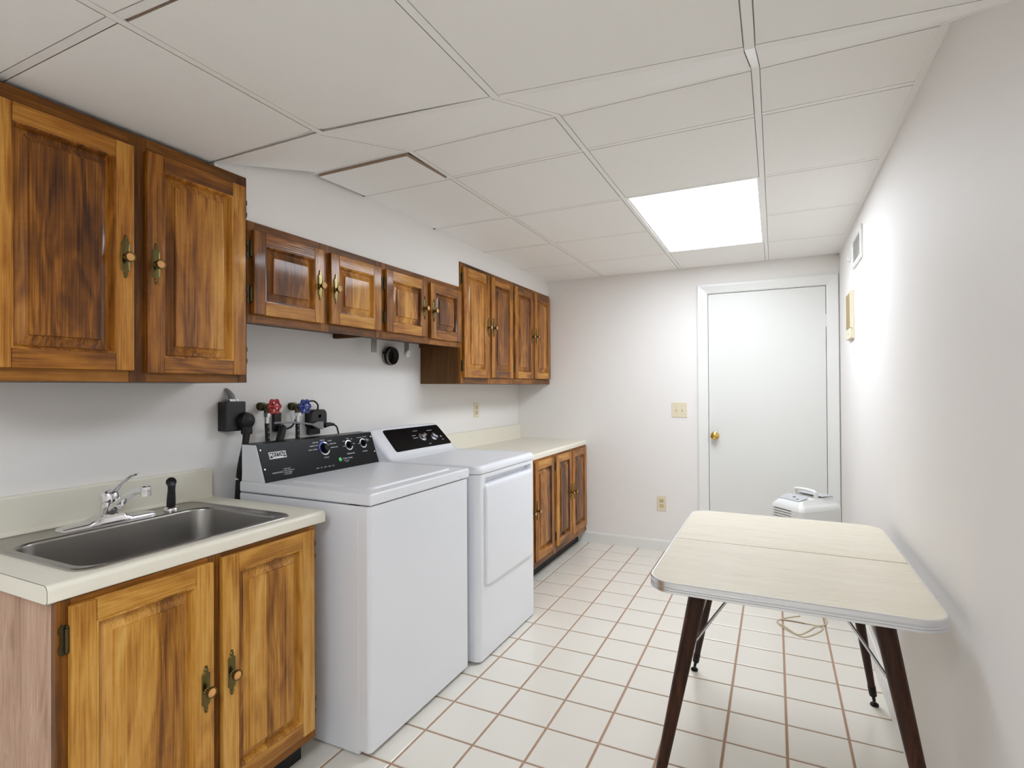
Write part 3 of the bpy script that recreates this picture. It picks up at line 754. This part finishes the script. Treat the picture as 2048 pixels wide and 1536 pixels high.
# ================================================================ LEFT WALL FITTINGS
def tbox(name, label, cat, lo, hi, bev, m, group=None):
    loc = ((lo[0] + hi[0]) / 2, (lo[1] + hi[1]) / 2, lo[2]); t = thing(name, label, cat, loc, group); obj('housing', B(lo, hi, bev, 3), m, t); return t
# black 240 V receptacle with conduit, plug and cord
t = tbox('receptacle_box', 'black surface-mounted power receptacle on the wall between sink and washer', 'outlet', (XL, 1.495, 1.138), (-2.035, 1.590, 1.262), .006, 'plastic_black')
bm = bmesh.new(); cyl(bm, (-2.065, 1.545, 1.262), (-2.065, 1.545, 1.272), .018, n=14); obj('conduit_nut', bm, 'screw_steel', t)
bm = bmesh.new(); tube(bm, [(-2.065, 1.545, 1.266), (-2.068, 1.543, 1.285), (-2.078, 1.538, 1.302), (XL + .001, 1.532, 1.315)], [.013, .013, .010, .006], 10); obj('conduit', bm, 'cord_grey', t)
for y in (1.528, 1.560):
    bm = bmesh.new(); cyl(bm, (-2.062, y, 1.268), (-2.050, y, 1.268), .005, n=10); obj('clamp_screw', bm, 'screw_steel', t)
t = thing('dryer_cord', 'thick black appliance cord plugged into the black receptacle', 'cord', (-2.015, 1.572, .45))
bm = bmesh.new(); lathe(bm, (-2.034, 1.580, 1.180), (1, 0, 0), [(0, .036), (.012, .036), (.026, .032), (.034, .022), (.036, 0)], 24); box(bm, (-2.034, 1.557, 1.120), (-2.006, 1.603, 1.180), .01, 3); obj('plug', bm, 'rubber_black', t)
bm = bmesh.new(); tube(bm, [(-2.020, 1.580, 1.135), (-2.022, 1.574, 1.08), (-2.035, 1.563, 1.00), (-2.045, 1.559, .92), (-2.048, 1.556, .80), (-2.05, 1.56, .6), (-2.05, 1.58, .47)], [.015, .013, .0115, .011, .011, .011, .011], 10); obj('cable', bm, 'rubber_black', t)
bm = bmesh.new(); tube(bm, [(-2.046, 1.5580, .938), (-2.046, 1.5578, .932)], .0118, 10, 0); obj('cable_print', bm, 'print_white', t)
# water valves
def valve(col, y, z, label, wheel_m):
    t = thing('water_valve', label, 'valve', (XL, y, z), 'washing machine water valves')
    bm = bmesh.new(); lathe(bm, (XL, y, z), (1, 0, 0), [(0, .018), (.004, .018), (.006, .011), (.02, .011), (.021, .015), (.036, .015), (.037, .012), (.05, .0125), (.06, .015), (.072, .013), (.074, .0105), (.083, .0105), (.084, .007), (.094, .005)], 14)
    box(bm, (XL + .010, y - .013, z - .020), (XL + .028, y + .013, z + .018), .004); cyl(bm, (XL + .048, y, z), (XL + .048, y, z - .036), .0125, n=14); obj('valve_body', bm, 'valve_bronze', t)
    bm = bmesh.new(); x = XL + .096; n = 48; R = .029
    ringp = []
    for i in range(n):
        a = 2 * math.pi * i / n; rr = R + .0035 * math.cos(6 * a); ringp.append(Vector((x, y + rr * math.cos(a), z + rr * math.sin(a))))
    sec_n = 8; rings = []
    for i, p in enumerate(ringp):
        rad = (p - Vector((x, y, z))).normalized(); rings.append([p + (rad * math.cos(2 * math.pi * q / sec_n) + Vector((1, 0, 0)) * math.sin(2 * math.pi * q / sec_n)) * .0055 for q in range(sec_n)])
    V = [[bm.verts.new(p) for p in r_] for r_ in rings]
    for i in range(n):
        for q in range(sec_n): bm.faces.new((V[i][q], V[i][(q + 1) % sec_n], V[(i + 1) % n][(q + 1) % sec_n], V[(i + 1) % n][q]))
    for i in range(6):
        a = math.pi / 3 * i; cyl(bm, (x - .002, y, z), (x, y + R * math.cos(a), z + R * math.sin(a)), .0045, n=8)
    lathe(bm, (x - .006, y, z), (1, 0, 0), [(0, .010), (.010, .009), (.012, .005), (.012, 0)], 12); obj('handwheel', bm, wheel_m, t)
valve('hot', 1.700, 1.236, 'bronze washer valve with a red handwheel', 'red_enamel')
valve('cold', 1.873, 1.231, 'bronze washer valve with a blue handwheel', 'blue_enamel')
def hose(y, z, y2, label):
    x = XL + .048
    t = thing('supply_hose', label, 'hose', (x, y2, .60), 'washing machine supply hoses')
    bm = bmesh.new(); lathe(bm, (x, y, z - .030), (0, 0, -1), [(0, .0155), (.016, .0155), (.0165, .011), (.019, .011)], 6); obj('coupling_nut', bm, 'screw_steel', t)
    bm = bmesh.new(); lathe(bm, (x, y, z - .047), (0, 0, -1), [(0, .0105), (.028, .0105), (.029, .009)], 14); obj('crimp_sleeve', bm, 'screw_steel', t)
    bm = bmesh.new(); tube(bm, [(x, y, z - .070), (x, y + (y2 - y) * .3, z - .14), (x - .004, y2, z - .25), (x - .005, y2, .85), (x - .005, y2, .61)], .0098, 10); h = obj('braid', bm, 'rubber_black', t)
    bm = bmesh.new(); rnd = random.Random(int(y * 1000))
    for k in range(7):
        zz = z - .09 - k * .024; f = min(1, (z - zz) / .25); yv = y + (y2 - y) * f
        for s_ in (-.004, .005):
            box(bm, (x + .0092, yv + s_ - .0015, zz + s_ * .8), (x + .0105, yv + s_ + .0015, zz + s_ * .8 + .004))
    obj('braid_fleck', bm, 'print_white', h, smooth=False)
hose(1.700, 1.236, 1.712, 'black braided supply hose hanging from the red-wheeled valve')
hose(1.873, 1.231, 1.873, 'black braided supply hose hanging from the blue-wheeled valve')
# outlet with an adapter behind the hot valve
t = thing('wall_outlet', 'dark wall outlet on its white plate behind the red-wheeled valve', 'outlet', (XL, 1.790, 1.10))
obj('cover_plate', B((XL, 1.752, 1.098), (XL + .005, 1.824, 1.212), .002), 'wall_paint', t); obj('receptacle', B((XL + .004, 1.762, 1.118), (XL + .024, 1.802, 1.204), .004), 'plastic_black', t)
t = thing('drain_hose', 'black drain hose hooked up behind the washing machine console', 'hose', (-2.03, 1.76, .60))
bm = bmesh.new(); tube(bm, [(-2.066, 1.800, 1.108), (-2.052, 1.792, 1.128), (-2.036, 1.779, 1.130), (-2.028, 1.765, 1.105), (-2.026, 1.752, 1.07), (-2.026, 1.745, 1.02), (-2.03, 1.742, .9), (-2.03, 1.742, .61)], .0175, 12); obj('tube', bm, 'rubber_black', t)
bm = bmesh.new(); tube(bm, [(-2.052, 1.795, 1.152), (-2.05, 1.81, 1.130), (-2.048, 1.806, 1.110), (-2.04, 1.788, 1.085), (-2.035, 1.775, 1.06)], .0035, 6); obj('strap', bm, 'strap_tan', t)
t = thing('water_sensor', 'rounded black plug-in box on the wall right of the blue-wheeled valve', 'adapter', (XL, 2.015, 1.09))
bm = bmesh.new(); P_ = rrect(1.962, 2.072, 1.118, 1.210, .022, 6); loft(bm, [[(XL, a, b) for a, b in P_], [(XL + .034, a, b) for a, b in P_], [(XL + .042, 2.017 + (a - 2.017) * .88, 1.164 + (b - 1.164) * .88) for a, b in P_]], True, True); obj('housing', bm, 'plastic_black', t)
obj('socket_block', B((XL, 1.968, 1.086), (XL + .03, 2.036, 1.122), .006), 'plastic_black', t)
bm = bmesh.new(); lathe(bm, (XL + .041, 2.02, 1.178), (1, 0, 0), [(0, .014), (.002, .013), (.0022, .009), (.001, .008), (.001, 0)], 18); obj('button', bm, 'plastic_black', t)
bm = bmesh.new(); tube(bm, [(XL + .02, 2.025, 1.205), (XL + .03, 2.018, 1.232), (XL + .04, 1.985, 1.252), (XL + .05, 1.94, 1.252), (XL + .045, 1.905, 1.235), (XL + .02, 1.895, 1.18), (XL + .018, 1.865, 1.135), (XL + .016, 1.815, 1.122)], .0042, 8); obj('lead', bm, 'rubber_black', t)
t = thing('flat_plug_cord', 'grey cord with flat plug strung between outlet and black box', 'cord', (-2.03, 1.95, 1.12))
bm = bmesh.new(); tube(bm, [(-2.035, 1.735, 1.160), (-2.028, 1.82, 1.158), (-2.025, 1.90, 1.148), (-2.024, 1.96, 1.138)], .0042, 8); obj('cable', bm, 'cord_grey', t)
bm = bmesh.new(); sec = []
for y, hw, th_, z in ((1.950, .005, .005, 1.139), (1.965, .009, .006, 1.137), (1.990, .018, .008, 1.134), (2.012, .019, .009, 1.132), (2.016, .016, .007, 1.132)):
    sec.append([(-2.026 - th_, y, z - hw), (-2.026 + th_, y, z - hw), (-2.026 + th_, y, z + hw), (-2.026 - th_, y, z + hw)])
loft(bm, sec, True, True); bmesh.ops.bevel(bm, geom=bm.edges[:], offset=.002, segments=2, affect='EDGES'); obj('plug', bm, 'cord_grey', t)
t = thing('washer_cord', 'black cord running from the black box down to the washer console', 'cord', (-2.03, 2.06, 1.09))
bm = bmesh.new(); tube(bm, [(-2.028, 2.030, 1.130), (-2.026, 2.062, 1.134), (-2.024, 2.092, 1.131)], [.013, .010, .006], 10); obj('plug', bm, 'rubber_black', t)
bm = bmesh.new(); tube(bm, [(-2.024, 2.090, 1.131), (-2.018, 2.104, 1.118), (-2.008, 2.100, 1.100), (-1.985, 2.080, 1.093), (-1.965, 2.068, 1.060)], .0042, 8); obj('cable', bm, 'rubber_black', t)
# outlet over the far counter
def outlet(label, org, yv, nv, w=.071, h=.116, kind='duplex', group=None):
    yv, nv = Vector(yv), Vector(nv); o3 = Vector(org); t = thing('wall_outlet' if kind == 'duplex' else 'light_switch', label, 'outlet' if kind == 'duplex' else 'light switch', o3 - Vector((0, 0, h / 2)), group)
    zv = Vector((0, 0, 1))
    def bx_(name, a0, a1, b0, b1, c0, c1, m, bev=.001):
        bm = bmesh.new(); box(bm, (a0, b0, c0), (a1, b1, c1), bev, 2); mm = Matrix((yv, zv, nv)).transposed().to_4x4(); mm.translation = o3
        bmesh.ops.transform(bm, matrix=mm, verts=bm.verts[:]); return obj(name, bm, m, t)
    def strips(name, rects, c1, m, parent):
        bm = bmesh.new()
        for a0, a1, b0, b1 in rects: box(bm, (a0, b0, 0), (a1, b1, c1))
        mm = Matrix((yv, zv, nv)).transposed().to_4x4(); mm.translation = o3
        bmesh.ops.transform(bm, matrix=mm, verts=bm.verts[:]); return obj(name, bm, m, parent, smooth=False)
    if kind == 'duplex':
        A, R1, R0 = .0165, .0335, .0065
        strips('cover_plate', [(-w / 2, -A, -h / 2, h / 2), (A, w / 2, -h / 2, h / 2), (-A, A, R1, h / 2), (-A, A, -R0, R0), (-A, A, -h / 2, -R1)], .005, 'ivory_plastic', t)
        for b in (-.020, .020):       # two blade slots and an earth hole, left open down to the wall
            strips('receptacle', [(-A, A, b + .0065, b + .0135), (-A, -.0077, b - .002, b + .0065), (-.0053, .0053, b - .002, b + .0065), (.0077, A, b - .002, b + .0065),
                                  (-A, A, b - .005, b - .002), (-A, -.002, b - .009, b - .005), (.002, A, b - .009, b - .005), (-A, A, b - .0135, b - .009)], .0065, 'ivory_dark', t)
    if kind == 'duplex': pass
    else:
        bx_('cover_plate', -w / 2, w / 2, -h / 2, h / 2, 0, .005, 'ivory_plastic', .002)
        for a in (-.023, .023):
            bx_('switch_slot', a - .005, a + .005, -.012, .012, .004, .0056, 'ivory_dark', .0005)
            bx_('toggle', a - .004, a + .004, -.002, .010, .004, .014, 'ivory_plastic', .0015)
            for b in (-.03, .03): bx_('screw', a - .0028, a + .0028, b - .0028, b + .0028, .004, .0058, 'ivory_dark', .001)
    return t
outlet('ivory wall outlet above the corner counter backsplash', (XL, 3.668, 1.143), (0, 1, 0), (1, 0, 0), .074, .118)
outlet('ivory wall outlet low on the far wall beside the door', (-.823, YB, .380), (1, 0, 0), (0, -1, 0), .072, .116)
outlet('ivory two-gang light switch on the far wall beside the door', (-.680, YB, 1.130), (1, 0, 0), (0, -1, 0), .118, .116, 'switch')
# dryer vent pipe stub
t = thing('vent_pipe', 'open round metal vent duct sticking out of the wall over the dryer', 'vent', (XL, 2.605, 1.455))
VY, VZ = 2.600, 1.510
bm = bmesh.new(); lathe(bm, (XL, VY, VZ), (1, 0, -.08), [(0, .052), (.045, .052), (.045, .0505), (.002, .0495), (.0, .02)], 32, False); obj('duct', bm, 'galvanised', t)
bm = bmesh.new(); lathe(bm, (XL, VY, VZ), (1, 0, -.08), [(.018, .0535), (.018, .0555), (.032, .0555), (.032, .0535)], 32, False); box(bm, (XL + .018, VY - .066, VZ + .008), (XL + .032, VY - .05, VZ + .022), .002); obj('clamp_ring', bm, 'black_metal', t)
bm = bmesh.new(); lathe(bm, (XL + .0035, VY, VZ), (1, 0, -.08), [(0, .0495), (.0005, .03), (.0005, 0)], 28); obj('damper', bm, 'black_metal', t)
# rod brackets under the short cabinets
for y, capd, lab in ((2.372, False, 'flat steel strap hanging under the short cabinet beside the vent duct'), (2.668, True, 'flat steel strap under the short cabinet with a white cap on it')):
    t = thing('rod_bracket', lab, 'bracket', (-2.0, y, 1.515))
    bm = bmesh.new(); box(bm, (-2.003, y - .021, 1.515), (-1.998, y + .021, 1.6005), .001, 1); box(bm, (-2.003, y - .021, 1.598), (-1.93, y + .021, 1.6005)); obj('strap', bm, 'galvanised', t)
    if capd:
        bm = bmesh.new(); lathe(bm, (-1.998, y, 1.524), (1, 0, 0), [(0, .020), (.012, .021), (.016, .018), (.016, .007), (.013, .006), (.013, 0)], 22); obj('cap', bm, 'white_plastic', t)

# ================================================================ RIGHT WALL FITTINGS
t = thing('door_chime', 'cream ribbed door chime box on the right-hand wall beside the door', 'door chime', (XR, 3.77, 1.585))
obj('backplate', B((XR - .010, 3.665, 1.588), (XR, 3.880, 1.868), .003), 'ivory_plastic', t)
obj('lower_cover', B((XR - .022, 3.672, 1.590), (XR - .009, 3.874, 1.650), .004), 'ivory_plastic', t)
for k in range(24):
    z = 1.658 + k * .0084; obj('rib', B((XR - .021, 3.684, z), (XR - .009, 3.866, z + .0046), .001, 1), 'ivory_dark', t)
for y in (3.672, 3.872): obj('side_rail', B((XR - .021, y - .006, 1.65), (XR - .009, y + .006, 1.864), .002), 'ivory_plastic', t)
bm = bmesh.new(); lathe(bm, (XR - .021, 3.74, 1.620), (-1, 0, 0), [(0, .010), (.003, .008), (.003, 0)], 14); obj('emblem', bm, 'ivory_dark', t)
t = thing('wall_vent', 'small white framed vent high on the right-hand wall near the ceiling', 'vent', (XR, 3.48, 1.98))
bm = bmesh.new()
for y0, y1, z0_, z1 in ((3.310, 3.650, 1.982, 2.004), (3.310, 3.650, 2.133, 2.155), (3.310, 3.334, 2.004, 2.133), (3.626, 3.650, 2.004, 2.133)): box(bm, (XR - .012, y0, z0_), (XR, y1, z1), .002, 1)
obj('frame', bm, 'trim_paint', t); obj('backing', B((XR - .003, 3.33, 2.0), (XR, 3.63, 2.137)), 'trim_paint', t)
for k in range(9):
    bm = bmesh.new(); z = 2.008 + k * .0138; prism(bm, [(XR - .009, 3.334, z), (XR - .003, 3.334, z + .008), (XR - .003, 3.334, z + .0095), (XR - .009, 3.334, z + .0015)], (0, .292, 0)); obj('slat', bm, 'trim_paint', t, smooth=False)
t = thing('wall_clip', 'tiny white clip on the right-hand wall beyond the framed vent', 'clip', (XR, 3.83, 2.06)); obj('clip_body', B((XR - .014, 3.80, 2.062), (XR, 3.86, 2.072), .002), 'white_plastic', t); obj('clip_tab', B((XR - .018, 3.80, 2.068), (XR - .012, 3.82, 2.092), .002), 'white_plastic', t)

# ================================================================ TABLE
TT = .75
t = thing('folding_table', 'pale laminate-topped table with aluminium edge and dark splayed legs by the right wall', 'table', (.02, 2.1, 0))
TX0, TX1, TY0, TY1, TM = -.340, .378, 1.600, 2.606, 2.090
def corner_loop(x0, x1, y0, y1, rs, n=8):
    out = []
    for cx, cy, a0, r in ((x1, y1, 0, rs[0]), (x0, y1, 90, rs[1]), (x0, y0, 180, rs[2]), (x1, y0, 270, rs[3])):
        ox_, oy_ = cx + (-r if cx == x1 else r), cy + (-r if cy == y1 else r)
        for i in range(n + 1):
            a = math.radians(a0 + 90 * i / n); out.append((ox_ + r * math.cos(a), oy_ + r * math.sin(a)))
    return out
for nm, ya, yb_, rs in (('near', TY0, TM - .0008, (.002, .002, .075, .075)), ('far', TM + .0008, TY1, (.075, .075, .002, .002))):
    lp = corner_loop(TX0, TX1, ya, yb_, rs)
    ins = lambda k: [(min(max(x, TX0 + k), TX1 - k), min(max(y, ya + k), yb_ - k)) for x, y in lp]
    bm = bmesh.new(); loft(bm, [[(x, y, TT - .028) for x, y in ins(.002)], [(x, y, TT - .0005) for x, y in ins(.002)], [(x, y, TT) for x, y in ins(.003)]], True, True)
    for v in bm.verts:
        if nm == 'near' and v.co.y > TM - .01: v.co.y -= .0034 * (v.co.x - TX0) / (TX1 - TX0)
    obj('table_leaf', bm, 'table_laminate', t, smooth=False)
def edge_band():
    lp = corner_loop(TX0, TX1, TY0, TY1, (.075,) * 4, 10); bm = bmesh.new(); c = Vector((.02, 2.1, 0))
    def off(d, z):
        out = []
        n = len(lp)
        for i in range(n):
            a, b = Vector((*lp[i - 1], 0)), Vector((*lp[(i + 1) % n], 0)); tdir = (b - a).normalized(); nrm = Vector((tdir.y, -tdir.x, 0))
            out.append((lp[i][0] + nrm.x * d, lp[i][1] + nrm.y * d, z))
        return out
    P_ = [(-.003, TT + .0004), (.001, TT + .0008), (.0035, TT - .001), (.0035, TT - .0125), (.0018, TT - .014), (.0018, TT - .0155), (.0038, TT - .017), (.0038, TT - .0215), (.0022, TT - .0225), (.0038, TT - .0235), (.0038, TT - .0295), (.001, TT - .031), (-.004, TT - .031)]
    loft(bm, [off(d, z) for d, z in P_]); obj('edge_band', bm, 'aluminium_trim', t, ang=30)
edge_band()
# steel mounting plates, tapered legs, glides and braces
for top, ft in (((-.205, 1.672), (-.342, 1.572)), ((.245, 1.672), (.372, 1.572)), ((-.205, 2.530), (-.345, 2.632)), ((.245, 2.530), (.358, 2.655))):
    a, b = Vector((*top, TT - .030)), Vector((*ft, .012))
    obj('mounting_plate', B((top[0] - .04, top[1] - .04, TT - .031), (top[0] + .04, top[1] + .04, TT - .028)), 'black_metal', t, smooth=False)
    bm = bmesh.new(); d = b - a; cyl(bm, a, a + d * .945, .0245, .0125, n=20); leg = obj('leg', bm, 'walnut_leg', t)
    bm = bmesh.new(); lathe(bm, a + d * .90, d, [(0, .0148), (d.length * .045, .0142), (d.length * .055, .0135), (d.length * .056, .007), (d.length * .09, .006)], 16); obj('ferrule', bm, 'black_metal', leg)
    bm = bmesh.new(); lathe(bm, (ft[0], ft[1], 0), (0, 0, 1), [(0, .014), (.003, .016), (.008, .015), (.014, .007)], 18); obj('glide', bm, 'black_metal', leg)
    sx, sy = (1 if top[0] < 0 else -1), (1 if top[1] < 2 else -1)
    for fr_, q in ((.225, (top[0] + sx * .105, top[1] + sy * .075)), (.17, (top[0] + sx * .03, top[1] + sy * .26))):
        p = a + d * fr_ + Vector((sx * .012, sy * .012, 0)); q = Vector((*q, TT - .030)); e = (q - p)
        bm = bmesh.new(); tube(bm, [p - Vector((sx * .010, sy * .010, -.002)), p, p + e * .12 + Vector((0, 0, -.004)), p + e * .5, q], .0042, 8, 4); obj('brace', bm, 'screw_steel', t)

# ================================================================ DEHUMIDIFIER
t = thing('dehumidifier', 'white portable dehumidifier with grille and carry handle in front of the door', 'dehumidifier', (.165, 3.745, 0), rz=math.radians(45))
# local frame: +x runs along the side (to the back right), -x face carries the grille
def local(name, bm, m, parent=t, ang=40): return obj(name, bm, m, parent, world=False, ang=ang)
LX, LYh = .163, .118
bm = bmesh.new()
def dl(ix, z, x0=-LX, x1=LX): return [(x, y, z) for x, y in rrect(x0 + ix, x1 - ix, -LYh + ix, LYh - ix, .03 if ix < .02 else .02, 5)]
GZ0, GZ1 = .215, .578
base = dl(0, 0); nt_ = []
for a_, b_ in zip(base, base[1:] + base[:1]):
    nt_.append(a_)
    if abs(a_[0] + LX) < 1e-6 and abs(b_[0] + LX) < 1e-6 and abs(a_[1] - b_[1]) > .05: nt_ += [(-LX, .086, 0), (-LX + .03, .086, 0), (-LX + .03, -.045, 0), (-LX, -.045, 0)]
loft(bm, [dl(.006, .018), dl(0, .03), dl(0, GZ0)], True, True)
loft(bm, [[(x, y, GZ0) for x, y, _ in nt_], [(x, y, GZ1) for x, y, _ in nt_]], True, True)
loft(bm, [dl(0, GZ1), dl(.003, .594), dl(.012, .608), dl(.022, .615)], True, False)
ztop = lambda x: .622 + .030 * max(0, min(1, (x + LX) / .13))
loft(bm, [dl(.022, .615), [(x, y, ztop(x)) for x, y, _ in dl(.034, 0)]], False, True); bmesh.ops.remove_doubles(bm, verts=bm.verts[:], dist=1e-5)
local('shell', bm, 'dehumidifier_white', ang=50)
bm = bmesh.new(); PX0, PX1 = -LX + .036, -LX + .112
prism(bm, [(PX0, -.068, ztop(PX0) + .001), (PX0, .086, ztop(PX0) + .001), (PX1, .086, ztop(PX1) + .001), (PX1, -.068, ztop(PX1) + .001)], (0, 0, .003)); local('control_panel', bm, 'dehumidifier_grey')
for xx, y, s_, m in ((.062, .062, .006, 'recess_grey'), (.062, .036, .006, 'recess_grey'), (.080, .006, .009, 'slot_dark'), (.060, -.012, .006, 'recess_grey'), (.060, -.036, .007, 'slot_dark')):
    bm = bmesh.new(); z = ztop(-LX + xx) + .003; box(bm, (-LX + xx - s_ * .6, y - s_, z - .001), (-LX + xx + s_ * .6, y + s_, z + .0025), .001, 1); local('button', bm, m)
for k in range(24):
    z = .576 - k * .0150; bm = bmesh.new(); box(bm, (-LX, -.0455, z - .0150), (-LX + .006, .0865, z - .0055)); local('louvre', bm, 'dehumidifier_white')
bm = bmesh.new(); tube(bm, [(.0, .078, .640), (.0, .076, .672), (.0, .064, .682), (.0, 0, .686), (.0, -.058, .682), (.0, -.070, .672), (.0, -.072, .640)], .0085, 10, 4)
for v in bm.verts: v.co.x = v.co.x * 1.9
local('carry_handle', bm, 'dehumidifier_white')
bm = bmesh.new(); prism(bm, [(.03, -.09, .6525), (.03, .09, .6525), (.115, .09, .6525), (.115, -.09, .6525)], (0, 0, .003)); local('rear_panel', bm, 'dehumidifier_grey')
for x in (-.12, .12):
    for y in (-.09, .09):
        bm = bmesh.new(); cyl(bm, (x, y - .008, .012), (x, y + .008, .012), .012, n=12); local('caster', bm, 'plastic_black')
t = thing('power_cord', 'thin beige power cord lying in a loop on the floor tiles under the table', 'cord', (.1, 3.3, 0))
z = .0032
bm = bmesh.new(); tube(bm, [(.24, 3.58, z), (.25, 3.46, z), (.205, 3.40, z), (.10, 3.41, z), (.02, 3.40, z), (.005, 3.345, z), (.05, 3.27, z), (.118, 3.215, z), (.165, 3.255, z), (.215, 3.34, z), (.222, 3.385, z), (.19, 3.375, z + .004), (.15, 3.30, z), (.10, 3.235, z), (.04, 3.30, z + .004), (.0, 3.36, z), (.04, 3.43, z), (.12, 3.50, z)], .003, 8, 6); obj('cable', bm, 'cord_beige', t)
